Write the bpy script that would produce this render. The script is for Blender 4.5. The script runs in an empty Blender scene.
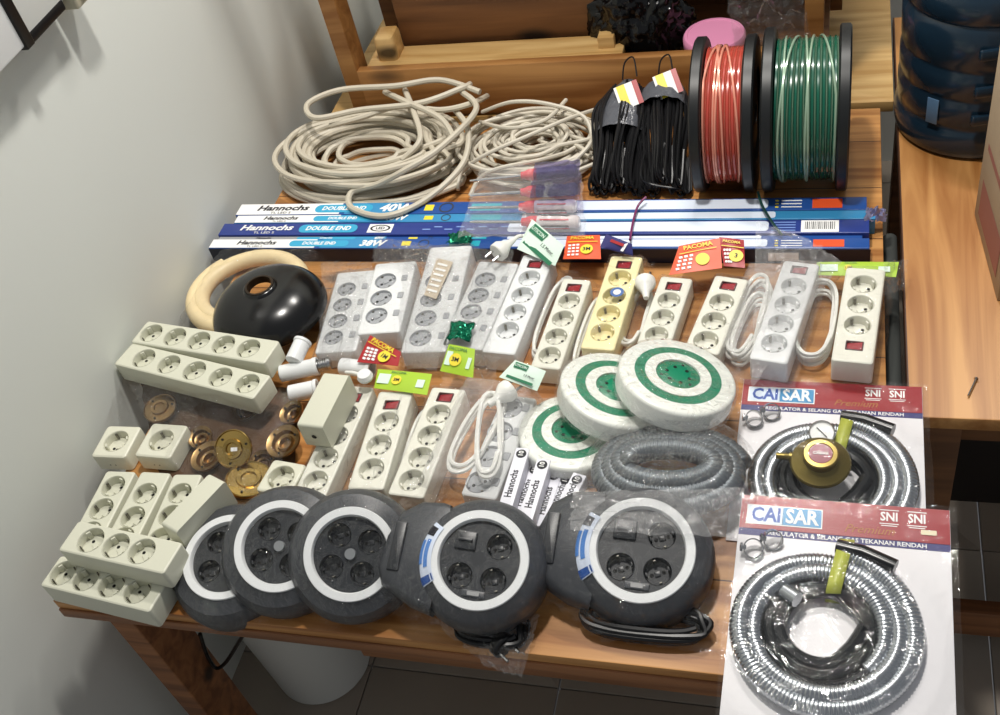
import bpy, math, random
from mathutils import Vector, Matrix, noise
from mathutils.geometry import delaunay_2d_cdt
V = Vector; PI = math.pi
scn = bpy.context.scene; COL = scn.collection
random.seed(7)
# ------------------------------------------------------------------ camera
CM = [[0.9579628315392749, 0.21701521035595048, -0.18764757356122966],
      [0.02916270926645636, -0.7243412070581532, -0.6888246163906873],
      [-0.28540628895925674, 0.6543960683192556, -0.7002207052000143]]
CC = V((1.10868, -.658816, 1.27943)); CF = 1086.367
cam = bpy.data.cameras.new('camera'); camo = bpy.data.objects.new('camera', cam); COL.objects.link(camo)
r, d, f_ = V(CM[0]), V(CM[1]), V(CM[2])
camo.matrix_world = Matrix(((r.x, -d.x, -f_.x, CC.x), (r.y, -d.y, -f_.y, CC.y), (r.z, -d.z, -f_.z, CC.z), (0, 0, 0, 1)))
cam.sensor_width = 36; cam.lens = CF * 36 / 1000; cam.clip_start = .05
scn.camera = camo

def ray(x, y):
    a, b = (x - 500) / CF, (y - 357.5) / CF
    return r * a + d * b + f_
def at(x, y, z=0.0):
    v = ray(x, y); return CC + v * ((z - CC.z) / v.z)
def atx(x, y, X):
    v = ray(x, y); return CC + v * ((X - CC.x) / v.x)
def aty(x, y, Y):
    v = ray(x, y); return CC + v * ((Y - CC.y) / v.y)

# ------------------------------------------------------------------ materials
def lin(c): return tuple(((v / 255) / 12.92 if v / 255 <= .04045 else ((v / 255 + .055) / 1.055) ** 2.4) for v in c) + (1,)
MATS = {}
def mat(name, rgb, rough=.5, metal=0, bump=0, bscale=60, var=0, vscale=8, spec=.5, coat=0, trans=0, ior=1.45, alpha=1):
    if name in MATS: return MATS[name]
    m = bpy.data.materials.new(name); m.use_nodes = True; nt = m.node_tree; b = nt.nodes['Principled BSDF']
    b.inputs['Base Color'].default_value = lin(rgb); b.inputs['Roughness'].default_value = rough
    b.inputs['Metallic'].default_value = metal; b.inputs['Specular IOR Level'].default_value = spec
    b.inputs['Coat Weight'].default_value = coat; b.inputs['Transmission Weight'].default_value = trans; b.inputs['IOR'].default_value = ior
    b.inputs['Alpha'].default_value = alpha
    tc = nt.nodes.new('ShaderNodeTexCoord')
    if bump:
        n = nt.nodes.new('ShaderNodeTexNoise'); n.inputs['Scale'].default_value = bscale; n.inputs['Detail'].default_value = 3
        nt.links.new(tc.outputs['Object'], n.inputs['Vector'])
        u = nt.nodes.new('ShaderNodeBump'); u.inputs['Strength'].default_value = bump; u.inputs['Distance'].default_value = .004
        nt.links.new(n.outputs['Fac'], u.inputs['Height']); nt.links.new(u.outputs['Normal'], b.inputs['Normal'])
    if var:
        n = nt.nodes.new('ShaderNodeTexNoise'); n.inputs['Scale'].default_value = vscale; n.inputs['Detail'].default_value = 4
        nt.links.new(tc.outputs['Object'], n.inputs['Vector'])
        rp = nt.nodes.new('ShaderNodeMix'); rp.data_type = 'RGBA'
        c = lin(rgb); rp.inputs[6].default_value = tuple(max(0, x * (1 - var)) for x in c[:3]) + (1,)
        rp.inputs[7].default_value = tuple(min(1, x * (1 + var)) for x in c[:3]) + (1,)
        nt.links.new(n.outputs['Fac'], rp.inputs[0]); nt.links.new(rp.outputs[2], b.inputs['Base Color'])
    MATS[name] = m; return m

def film(name, tint=(255, 255, 255), gloss=.035, diff=.012, rough=.05, scale=45, strength=.8, fres=.25):
    if name in MATS: return MATS[name]
    m = bpy.data.materials.new(name); m.use_nodes = True; nt = m.node_tree
    for n in list(nt.nodes): nt.nodes.remove(n)
    N, L = nt.nodes.new, nt.links.new
    out = N('ShaderNodeOutputMaterial'); tr = N('ShaderNodeBsdfTransparent'); tr.inputs[0].default_value = lin(tint)
    gl = N('ShaderNodeBsdfGlossy'); gl.inputs['Roughness'].default_value = rough
    df = N('ShaderNodeBsdfDiffuse'); df.inputs[0].default_value = lin((225, 225, 225))
    tc = N('ShaderNodeTexCoord'); no = N('ShaderNodeTexNoise'); no.inputs['Scale'].default_value = scale
    no.inputs['Detail'].default_value = 4; no.inputs['Distortion'].default_value = 1.2
    L(tc.outputs['Object'], no.inputs['Vector'])
    bu = N('ShaderNodeBump'); bu.inputs['Strength'].default_value = strength; bu.inputs['Distance'].default_value = .015
    L(no.outputs['Fac'], bu.inputs['Height']); L(bu.outputs['Normal'], gl.inputs['Normal'])
    lw = N('ShaderNodeLayerWeight'); lw.inputs[0].default_value = .25; L(bu.outputs['Normal'], lw.inputs['Normal'])
    ma = N('ShaderNodeMath'); ma.operation = 'MULTIPLY_ADD'; ma.inputs[1].default_value = fres; ma.inputs[2].default_value = gloss; ma.use_clamp = True
    L(lw.outputs['Fresnel'], ma.inputs[0])
    m1 = N('ShaderNodeMixShader'); m1.inputs[0].default_value = diff; L(tr.outputs[0], m1.inputs[1]); L(df.outputs[0], m1.inputs[2])
    m2 = N('ShaderNodeMixShader'); L(ma.outputs[0], m2.inputs[0]); L(m1.outputs[0], m2.inputs[1]); L(gl.outputs[0], m2.inputs[2])
    L(m2.outputs[0], out.inputs[0]); MATS[name] = m; return m

def wood(name, a, b, scale=(1.5, 22, 22), rough=.45, knots=True, plank=0, axis=1):
    m = bpy.data.materials.new(name); m.use_nodes = True; nt = m.node_tree; bs = nt.nodes['Principled BSDF']
    N, L = nt.nodes.new, nt.links.new
    tc = N('ShaderNodeTexCoord'); mp = N('ShaderNodeMapping'); mp.inputs['Scale'].default_value = scale; L(tc.outputs['Object'], mp.inputs['Vector'])
    n1 = N('ShaderNodeTexNoise'); n1.inputs['Scale'].default_value = 1.6; n1.inputs['Detail'].default_value = 6; n1.inputs['Distortion'].default_value = .8
    L(mp.outputs[0], n1.inputs['Vector'])
    cr = N('ShaderNodeValToRGB'); cr.color_ramp.elements[0].position = .36; cr.color_ramp.elements[1].position = .64
    cr.color_ramp.elements[0].color = lin(a); cr.color_ramp.elements[1].color = lin(b); L(n1.outputs['Fac'], cr.inputs[0])
    last = cr.outputs[0]
    if knots:
        mp2 = N('ShaderNodeMapping'); s2 = tuple(3.2 if s < 5 else 8 for s in scale); mp2.inputs['Scale'].default_value = s2; L(tc.outputs['Object'], mp2.inputs['Vector'])
        vo = N('ShaderNodeTexVoronoi'); vo.inputs['Scale'].default_value = 1.0; L(mp2.outputs[0], vo.inputs['Vector'])
        r2 = N('ShaderNodeValToRGB'); r2.color_ramp.elements[0].position = .07; r2.color_ramp.elements[0].color = (1, 1, 1, 1)
        r2.color_ramp.elements[1].position = .18; r2.color_ramp.elements[1].color = (0, 0, 0, 1); L(vo.outputs['Distance'], r2.inputs[0])
        mx = N('ShaderNodeMix'); mx.data_type = 'RGBA'; mx.inputs[7].default_value = lin(tuple(v * .45 for v in a))
        L(r2.outputs[0], mx.inputs[0]); L(last, mx.inputs[6]); last = mx.outputs[2]
    if plank:
        sx = N('ShaderNodeSeparateXYZ'); L(tc.outputs['Object'], sx.inputs[0])
        mm = N('ShaderNodeMath'); mm.operation = 'DIVIDE'; mm.inputs[1].default_value = plank; L(sx.outputs[axis], mm.inputs[0])
        fl = N('ShaderNodeMath'); fl.operation = 'FLOOR'; L(mm.outputs[0], fl.inputs[0])
        wn = N('ShaderNodeTexWhiteNoise'); wn.noise_dimensions = '1D'; L(fl.outputs[0], wn.inputs['W'])
        hv = N('ShaderNodeHueSaturation'); rm = N('ShaderNodeMapRange'); rm.inputs[3].default_value = .8; rm.inputs[4].default_value = 1.12
        L(wn.outputs['Value'], rm.inputs[0]); L(rm.outputs[0], hv.inputs['Value']); L(last, hv.inputs['Color'])
        fr = N('ShaderNodeMath'); fr.operation = 'FRACT'; L(mm.outputs[0], fr.inputs[0])
        gt = N('ShaderNodeMath'); gt.operation = 'LESS_THAN'; gt.inputs[1].default_value = .015; L(fr.outputs[0], gt.inputs[0])
        m3 = N('ShaderNodeMix'); m3.data_type = 'RGBA'; m3.inputs[7].default_value = lin((70, 40, 20)); L(gt.outputs[0], m3.inputs[0]); L(hv.outputs[0], m3.inputs[6]); last = m3.outputs[2]
    L(last, bs.inputs['Base Color']); bs.inputs['Roughness'].default_value = rough
    bu = N('ShaderNodeBump'); bu.inputs['Strength'].default_value = .15; bu.inputs['Distance'].default_value = .002
    L(n1.outputs['Fac'], bu.inputs['Height']); L(bu.outputs[0], bs.inputs['Normal'])
    return m

IVORY = mat('ivory_plastic', (214, 213, 195), .35)
IVORY2 = mat('ivory_grey_plastic', (206, 206, 188), .4)
WHITEP = mat('white_plastic', (228, 230, 230), .3)
CREAMW = mat('cream_white_plastic', (226, 225, 212), .3)
YELLOWP = mat('cream_yellow_plastic', (240, 230, 180), .3)
GREYSOCK = mat('grey_socket', (165, 168, 172), .4)
REDSW = mat('red_switch', (150, 20, 35), .15, coat=.6)
DARKFR = mat('dark_red_frame', (70, 30, 30), .4)
BLACK = mat('black_plastic', (18, 18, 20), .35)
HOLE = mat('dark_hole', (15, 14, 13), .8)
METAL = mat('steel', (190, 190, 190), .25, 1)
CLIP = mat('dull_metal', (110, 108, 100), .4, 1)
BRASS = mat('brass', (176, 148, 88), .25, 1)
BRASS2 = mat('old_brass', (150, 122, 82), .35, 1, var=.2, vscale=40)
CABLEW = mat('white_cable', (232, 232, 226), .35)
CABLEG = mat('grey_beige_cable', (196, 188, 170), .45, var=.12, vscale=25)
CABLEG2 = mat('pale_cable', (205, 198, 182), .45, var=.12, vscale=25)
GREEN = mat('green_plastic', (10, 125, 90), .3)
REELW = mat('reel_white', (236, 238, 230), .3)
CHAR = mat('charcoal_plastic', (62, 64, 68), .38)
CHARD = mat('dark_charcoal_plastic', (45, 47, 50), .35)
WHITE = mat('white_paper', (240, 240, 238), .5)
BLUE = mat('print_blue', (38, 80, 152), .3)
BLUE2 = mat('print_deep_blue', (44, 62, 135), .3)
LBLUE = mat('print_light_blue', (58, 140, 190), .3)
PRINTK = mat('print_black', (25, 25, 35), .5)
ORANGE = mat('print_orange', (225, 85, 40), .4)
REDP = mat('print_red', (165, 35, 40), .35)
REDCARD = mat('card_red', (150, 35, 42), .3)
YEL = mat('print_yellow', (235, 215, 60), .4)
LIME = mat('print_lime', (165, 200, 50), .4)
MINT = mat('print_mint', (215, 235, 220), .4)
DGREEN = mat('print_dark_green', (30, 110, 75), .4)
NAVY = mat('print_navy', (50, 50, 110), .4)
FOILG = mat('green_foil', (8, 110, 80), .2, .6, bump=1, bscale=60)
FILM = film('clear_film')
FILMM = film('milky_film', gloss=.06, diff=.13, rough=.12)
FILMD = film('dense_clear_film', gloss=.07, diff=.05, rough=.05, strength=1, fres=.35)
FILMK = film('thin_film_on_black', gloss=.022, diff=.0, rough=.02, scale=55, strength=1.5, fres=.06)
FILMC = film('smooth_cover_film', gloss=.02, diff=.012, rough=.06, scale=20, strength=.5, fres=.15)
FILMP = film('purple_film', tint=(150, 140, 190), gloss=.05, diff=.06)

# ------------------------------------------------------------------ mesh builder
class MB:
    def __init__(s): s.v = []; s.f = []; s.m = []
    def add(s, vs, fs, mi=0, M=None):
        o = len(s.v); s.v += [tuple(M @ V(p)) if M else tuple(p) for p in vs]
        s.f += [tuple(i + o for i in f) for f in fs]; s.m += [mi] * len(fs); return s
    def loft(s, loops, mi=0, cap0=True, cap1=True, M=None, closed=True):
        n = len(loops[0]); vs = [p for l in loops for p in l]; fs = []
        for k in range(len(loops) - 1):
            for i in range(n if closed else n - 1):
                j = (i + 1) % n; fs.append((k*n+i, k*n+j, (k+1)*n+j, (k+1)*n+i))
        if cap0: fs.append(tuple(range(n - 1, -1, -1)))
        if cap1: fs.append(tuple((len(loops)-1)*n + i for i in range(n)))
        return s.add(vs, fs, mi, M)
    def box(s, c, sz, b=.0, mi=0, M=None, n=2):
        x, y, z = c; w, l, h = (q / 2 for q in sz)
        b = min(b, w * .9, l * .9, h * .9)
        if b <= 0:
            return s.loft([[(x-w, y-l, zz), (x+w, y-l, zz), (x+w, y+l, zz), (x-w, y+l, zz)] for zz in (z-h, z+h)], mi, M=M)
        loops = []
        for k in range(n + 1):
            a = PI/2 * k / n; loops.append([(x+p[0], y+p[1], z-h+b-b*math.cos(a)) for p in rrect(w-b+b*math.sin(a), l-b+b*math.sin(a), b*math.sin(a)+1e-5)])
        for k in range(n + 1):
            a = PI/2 * k / n; loops.append([(x+p[0], y+p[1], z+h-b+b*math.sin(a)) for p in rrect(w-b+b*math.cos(a), l-b+b*math.cos(a), b*math.cos(a)+1e-5)])
        return s.loft(loops, mi, M=M)
    def lathe(s, prof, n=40, mi=0, M=None, cap0=False, cap1=False, sy=1):
        return s.loft([[(rr*math.cos(2*PI*i/n), sy*rr*math.sin(2*PI*i/n), z) for i in range(n)] for rr, z in prof], mi, cap0, cap1, M)
    def tube(s, path, rad, n=8, mi=0, M=None, closed=False, caps=True):
        P = [V(p) for p in path]; m = len(P); T = []
        for i in range(m):
            a = P[i-1] if (i or closed) else P[0]; b = P[(i+1) % m] if (i < m-1 or closed) else P[-1]
            t = b - a; T.append(t.normalized() if t.length > 1e-9 else V((0, 0, 1)))
        up = V((0, 0, 1)) if abs(T[0].z) < .9 else V((1, 0, 0)); nx = (up - T[0]*up.dot(T[0])).normalized(); loops = []
        for i in range(m):
            nx = nx - T[i]*nx.dot(T[i]); nx = nx.normalized() if nx.length > 1e-9 else T[i].orthogonal().normalized()
            ny = T[i].cross(nx); rr = rad[i] if hasattr(rad, '__len__') else rad
            loops.append([tuple(P[i] + (nx*math.cos(2*PI*k/n) + ny*math.sin(2*PI*k/n))*rr) for k in range(n)])
        if closed: loops.append(loops[0])
        return s.loft(loops, mi, caps and not closed, caps and not closed, M)
    def plate(s, outer, holes, z, mi=0, M=None):
        """flat face at height z with holes (2d loops)"""
        pts = []; eds = []
        for l in [outer] + holes:
            o = len(pts); k = len(l); pts += [V((p[0], p[1])) for p in l]; eds += [(o+i, o+(i+1) % k) for i in range(k)]
        vo, _, fo, *_r = delaunay_2d_cdt(pts, eds, [], 1, 1e-7)
        def ins(p, l):
            c = False
            for (x0, y0), (x1, y1) in zip([q[:2] for q in l], [q[:2] for q in l[1:]+l[:1]]):
                if (y0 > p[1]) != (y1 > p[1]) and p[0] < (x1-x0)*(p[1]-y0)/(y1-y0)+x0: c = not c
            return c
        fs = []
        for t in fo:
            g = (sum(vo[i].x for i in t)/len(t), sum(vo[i].y for i in t)/len(t))
            if any(ins(g, h) for h in holes) or not ins(g, outer): continue
            a, b, c = (vo[i] for i in t[:3]); fs.append(tuple(t) if (b-a).cross(c-a) > 0 else tuple(reversed(t)))
        return s.add([(p.x, p.y, z) for p in vo], fs, mi, M)
    def build(s, name, mats, parent=None, ang=.6, world=False):
        me = bpy.data.meshes.new(name); me.from_pydata(s.v, [], s.f)
        mats = mats if isinstance(mats, (list, tuple)) else [mats]
        for m in mats: me.materials.append(m)
        me.polygons.foreach_set('material_index', s.m); me.polygons.foreach_set('use_smooth', [True]*len(s.f))
        me.update(); me.validate()
        try: me.set_sharp_from_angle(angle=ang)
        except Exception: pass
        o = bpy.data.objects.new(name, me); COL.objects.link(o)
        if parent:
            o.parent = parent
            if world: o.matrix_parent_inverse = wm(parent).inverted()
        return o
def wm(o):
    m = o.matrix_basis.copy()
    return wm(o.parent) @ o.matrix_parent_inverse @ m if o.parent else m
def rrect(w, l, rd, n=4):
    rd = min(rd, w, l); out = []
    for cx, cy, a0 in ((w-rd, l-rd, 0), (-w+rd, l-rd, 90), (-w+rd, -l+rd, 180), (w-rd, -l+rd, 270)):
        for k in range(n + 1):
            a = math.radians(a0 + 90*k/n); out.append((cx + rd*math.cos(a), cy + rd*math.sin(a)))
    return out
def circ(cx, cy, rr, n=24): return [(cx + rr*math.cos(2*PI*i/n), cy + rr*math.sin(2*PI*i/n)) for i in range(n)]
def tag(o, label, cat, group=None, kind=None):
    if label: o['label'] = label
    if cat: o['category'] = cat
    if group: o['group'] = group
    if kind: o['kind'] = kind
    return o
def thing(name, label, cat, M=None, group=None):
    o = bpy.data.objects.new(name, None); COL.objects.link(o); o.empty_display_size = .02
    if M is not None: o.matrix_basis = M
    return tag(o, label, cat, group)
def frame(o, X, Y, Z): return Matrix(((X.x, Y.x, Z.x, o.x), (X.y, Y.y, Z.y, o.y), (X.z, Y.z, Z.z, o.z), (0, 0, 0, 1)))
def basis(o, Z, Yh=V((0, 1, 0))):
    Z = Z.normalized(); X = Yh.cross(Z).normalized(); return frame(o, X, Z.cross(X), Z)
def T(x, y, z): return Matrix.Translation((x, y, z))
def Rz(a): return Matrix.Rotation(a, 4, 'Z')
def spline(pts, k=10, closed=False):
    P = [V(p) for p in pts]; n = len(P); out = []
    for i in range(n if closed else n - 1):
        a = P[(i-1) % n] if (closed or i) else P[0]; b = P[i]; c = P[(i+1) % n]; e = P[(i+2) % n] if (closed or i < n-2) else P[-1]
        for j in range(k):
            t = j/k; out.append(.5*((2*b) + (c-a)*t + (2*a-5*b+4*c-e)*t*t + (3*b-a-3*c+e)*t**3))
    if not closed: out.append(P[-1])
    return out
def struct(o): o['kind'] = 'structure'; return o
def text(s, size, m, M, parent, name='printed_text', bold=.0, ext=.00015, ax='CENTER', sx=1, shear=0, world=False):
    c = bpy.data.curves.new(name, 'FONT'); c.body = s; c.size = size; c.align_x = ax; c.align_y = 'CENTER'; c.extrude = ext; c.offset = bold*size; c.resolution_u = 2; c.shear = shear
    tmp = bpy.data.objects.new('tmp', c); COL.objects.link(tmp)
    dg = bpy.context.evaluated_depsgraph_get(); me = bpy.data.meshes.new_from_object(tmp.evaluated_get(dg)); bpy.data.objects.remove(tmp)
    me.materials.clear(); me.materials.append(m)
    me.transform(M @ Matrix.Diagonal((sx, 1, 1, 1)))
    o = bpy.data.objects.new(name, me); COL.objects.link(o)
    if parent:
        o.parent = parent
        if world: o.matrix_parent_inverse = wm(parent).inverted()
    return o

# ------------------------------------------------------------------ light and world
w = bpy.data.worlds.new('world'); scn.world = w; w.use_nodes = True
w.node_tree.nodes['Background'].inputs[0].default_value = (.9, .94, 1, 1); w.node_tree.nodes['Background'].inputs[1].default_value = .26
def lamp(name, loc, e, size, col=(1, .96, .9), tgt=(.6, .6, 0)):
    l = bpy.data.lights.new(name, 'AREA'); l.shape = 'RECTANGLE'; l.size, l.size_y = size; l.energy = e; l.color = col
    o = bpy.data.objects.new(name, l); COL.objects.link(o); o.location = loc
    o.rotation_euler = (V(tgt) - V(loc)).to_track_quat('-Z', 'Y').to_euler()
lamp('ceiling_lamp', (.72, .66, 2.4), 38, (.14, .14))
lamp('ceiling_tube', (.95, 1.72, 2.4), 30, (.55, .10))
scn.view_settings.view_transform = 'Standard'; scn.view_settings.look = 'None'; scn.view_settings.gamma = 1; scn.view_settings.exposure = 0
scn.view_settings.use_curve_mapping = False
scn.cycles.transparent_max_bounces = 32; scn.cycles.max_bounces = 8
scn.cycles.sample_clamp_indirect = 4

# ------------------------------------------------------------------ room
WALL = mat('painted_wall', (220, 223, 217), .6, bump=.05, bscale=30, var=.03, vscale=1.5)
FLOORM = mat('tile_floor', (150, 140, 128), .35, var=.1, vscale=4)
WX = -.075
struct(MB().box((WX-.05, 1.0, .45), (.1, 4.6, 2.3)).build('wall_left', WALL))
struct(MB().box((1.2, 2.05, .45), (2.8, .1, 2.3)).build('wall_back', WALL))
fm = MB()
for i in range(8):
    for j in range(10):
        fm.box((WX+.1+i*.4, -1.1+j*.4, -.71), (.397, .397, .02), .0015)
struct(fm.build('floor', FLOORM))
GW = wood('pine_table', (150, 94, 42), (204, 148, 86), (1.2, 20, 20), plank=.14)
GW2 = wood('pine_side', (158, 102, 48), (206, 152, 90), (14, 1.0, 14), plank=.2, axis=0)
GW3 = wood('pine_rack', (146, 96, 48), (190, 138, 80), (1.4, 16, 16), rough=.5)
GW4 = wood('pine_pale', (184, 142, 82), (220, 184, 124), (1.4, 18, 18), rough=.5)
GW5 = wood('pine_edge', (112, 70, 40), (154, 102, 62), (1.2, 22, 22), rough=.5)
WD = wood('brown_board', (92, 58, 30), (122, 80, 44), (1.4, 18, 18), rough=.55)

t = thing('wooden_table', 'long pine table covered with electrical goods against the white wall', 'table', T(0, 0, 0))
MB().box((.6, .617, -.010), (1.2, 1.226, .02), .002).build('tabletop', GW, t)
MB().box((.6, .012, -.031), (1.2, .022, .021), .002).build('edge_board', GW5, t)
MB().box((.82, .05, -.105), (.72, .022, .055), .002).build('front_rail', GW5, t)
MB().box((.6, 1.19, -.055), (1.1, .022, .07), .002).build('rear_rail', GW5, t)
for x, y in ((.055, .075), (1.13, .075), (.055, 1.17), (1.13, 1.17)):
    MB().box((x, y, -.361), (.045, .085, .678), .003).build('leg', GW5, t)

t = thing('side_table', 'pine side table carrying the blue water bottle and cardboard box', 'table', T(1.229, .444, 0))
MB().box((.36, .56, -.0125), (.72, 1.12, .025), .002).build('tabletop', GW2, t)
MB().box((.36, .05, -.06), (.64, .022, .07), .002).build('front_rail', WD, t)
MB().box((.36, .04, -.60), (.64, .03, .075), .002).build('stretcher', GW5, t)
MB().box((.4, .30, -.36), (.6, .02, .45), .001).build('back_panel', mat('dark_panel', (38, 32, 28), .6), t)
for x, y in ((.05, .05), (.67, .05), (.05, 1.07), (.67, 1.07)):
    MB().box((x, y, -.363), (.06, .06, .674), .003).build('leg', WD, t)

t = thing('wooden_bench', 'pale pine bench top behind the table, under the storage rack', 'bench', T(0, 1.24, 0))
MB().box((.62, .33, -.012), (1.21, .64, .024), .002).build('benchtop', GW4, t)
for x in (.06, 1.15):
    for y in (.08, .58): MB().box((x, y, -.362), (.05, .05, .676), .003).build('leg', WD, t)

t = thing('storage_rack', 'open pine storage rack standing on the bench behind the cable coils', 'rack', T(0, 1.25, 0))
MB().box((.60, .0115, .064), (.985, .022, .118), .002).build('front_rail', GW3, t)
MB().box((.110, .03, .42), (.036, .06, .83), .002).build('post', GW3, t)
MB().box((1.073, .04, .42), (.035, .04, .83), .002).build('post', GW3, t)
MB().box((.205, .20, .42), (.035, .035, .83), .002).build('post', GW3, t)
MB().box((.42, .065, .108), (.56, .08, .02), .002).build('shelf_board', GW4, t)
MB().box((.665, .070, .125), (.034, .04, .036), .002).build('corner_block', GW4, t)
MB().box((.185, .075, .135), (.045, .06, .075), .010).build('corner_block', GW4, t)
MB().box((.46, .125, .17), (.52, .02, .15), .002).build('back_board', WD, t)
MB().box((.6, .33, .20), (1.05, .02, .36), .002).build('back_board', WD, t)
MB().box((.6, .24, .045), (1.0, .16, .018), .002).build('bottom_board', WD, t)
MB().box((.62, .3, .46), (1.05, .5, .018), .002).build('top_board', WD, t)

# wall fittings top left
def wq(px, py, X): p = atx(px, py, X); return p
t = thing('meter_box', 'white wall box with black edge bands at the top left of the wall', 'electrical box', T(WX, .583, .645))
M = Matrix.Rotation(math.radians(0), 4, 'X')
MB().box((.022, -.075, .17), (.044, .13, .42), .004).build('cover', WHITEP, t)
MB().box((.018, .055, .17), (.036, .125, .42), .003).build('cover', mat('offwhite_plastic', (218, 220, 216), .4), t)
MB().box((.022, -.006, .17), (.052, .021, .43), .002).build('edge_band', BLACK, t)
MB().box((.022, .055, -.042), (.03, .12, .018), .003).build('edge_band', BLACK, t)
t = thing('junction_box', 'beige junction box on the wall beside the white wall box', 'electrical box', T(WX, .738, .665))
MB().box((.025, 0, 0), (.05, .06, .16), .005).build('body', mat('beige_plastic', (196, 190, 168), .45), t)
MB().box((.0525, 0, 0), (.005, .035, .14), .002).build('cover', mat('beige_plastic', (196, 190, 168), .45), t)


# ------------------------------------------------------------------ power strips
def place(pf, pn, zf, zn, H, W, mode='top', roll=0):
    """frame of a strip from the centre line of its upper face (far end pf, near end pn)"""
    p, q = at(pf[0], pf[1], zf), at(pn[0], pn[1], zn); y = (p - q).normalized(); L = (p - q).length
    up = V((0, 0, 1)); up = (up - y*up.dot(y)).normalized(); up = Matrix.Rotation(math.radians(roll), 3, y) @ up
    side = y.cross(up); mid = (p + q) / 2
    if mode == 'top': return frame(mid - up*H, side, y, up), L
    Z = -side; X = up
    return frame(mid - X*W/2 - Z*H/2, X, y, Z), L
SOCK = {}
def socket_mesh(rr, dp, kind):
    """cup of one socket: flange ring, wall, floor with raised key"""
    m = MB(); ri = rr * .93
    m.lathe([(rr, 0), (rr*1.0, .0004), (rr*.985, .0008), (rr*.95, 0), (ri, -.002), (ri*.97, -dp)], 28, 0)
    m.lathe([(ri*.97, -dp), (ri*.55, -dp), (.0001, -dp)], 28, 0)
    m.box((0, 0, -dp+.001), (ri*.5, ri*.42, .002), .0008, 0)
    for sx in (-1, 1): m.box((sx*ri*.86, 0, -dp*.5), (ri*.14, ri*.34, dp*.9), .0008, 0)
    return m
def add_socket(par, x, y, z, rr, dp, ma, ang=0, flat=False, col=None):
    key = (round(rr, 4), round(dp, 4), ma.name)
    M = T(x, y, z) @ Rz(ang)
    if key not in SOCK:
        o = socket_mesh(rr, dp, 0).build('socket', ma); SOCK[key] = [o.data]
        pm = MB().lathe([(.0001, .0004), (.0026, .0004), (.0027, 0)], 12, 0).build('pin_hole', HOLE)
        cm = MB().box((0, 0, 0), (.0042, .0022, dp*.8), .0006).build('earth_clip', CLIP)
        SOCK[key] += [pm.data, cm.data]
        for q in (o, pm, cm): bpy.data.objects.remove(q)
    a, b, c = SOCK[key]
    o = bpy.data.objects.new('socket', a); COL.objects.link(o); o.parent = par; o.matrix_basis = M
    for s in (-1, 1):
        h = bpy.data.objects.new('pin_hole', b); COL.objects.link(h); h.parent = o; h.location = (s*rr*.44, 0, -dp + .0001)
        h = bpy.data.objects.new('earth_clip', c); COL.objects.link(h); h.parent = o; h.location = (0, s*rr*.80, -dp*.5)
    return o
def strip_body(t, L, W, H, wells, ma, rr, cut=None, rd=.005, b=.003, name='body'):
    m = MB(); w, l = W/2, L/2
    loops = [[(p[0], p[1], 0) for p in rrect(w, l, rd)]]
    for k in range(4):
        a = PI/2*k/3; loops.append([(p[0], p[1], H-b+b*math.sin(a)) for p in rrect(w-b+b*math.cos(a), l-b+b*math.cos(a), rd)])
    m.loft(loops, 0, True, False)
    holes = [circ(x, y, rr*.99, 28) for x, y in wells]
    if cut: holes.append([(cut[0]+p[0], cut[1]+p[1]) for p in rrect(cut[2]/2, cut[3]/2, .001, 1)])
    m.plate(rrect(w-b, l-b, rd), holes, H)
    return m.build(name, ma, t, ang=.5)
def switch(t, x, y, z, sx=.026, sy=.019):
    m = MB(); w, l = sx/2, sy/2
    m.loft([[(p[0], p[1], zz) for p in rrect(w-i, l-i, .001, 1)] for zz, i in ((0, 0), (.001, 0), (.001, .0016), (-.006, .0016))], 0, False, True, T(x, y, z))
    fr = m.build('switch_frame', DARKFR, t)
    k = MB(); ww, ll = w-.002, l-.002
    k.loft([[(x+a*ww, y+c*ll, z+zz) for a, c, zz in ((-1, -1, -.004+q), (1, -1, .001+q*.3), (1, 1, .001+q*.3), (-1, 1, -.004+q))] for q in (-.003, .001)], 0)
    k.build('rocker', REDSW, fr)
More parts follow.
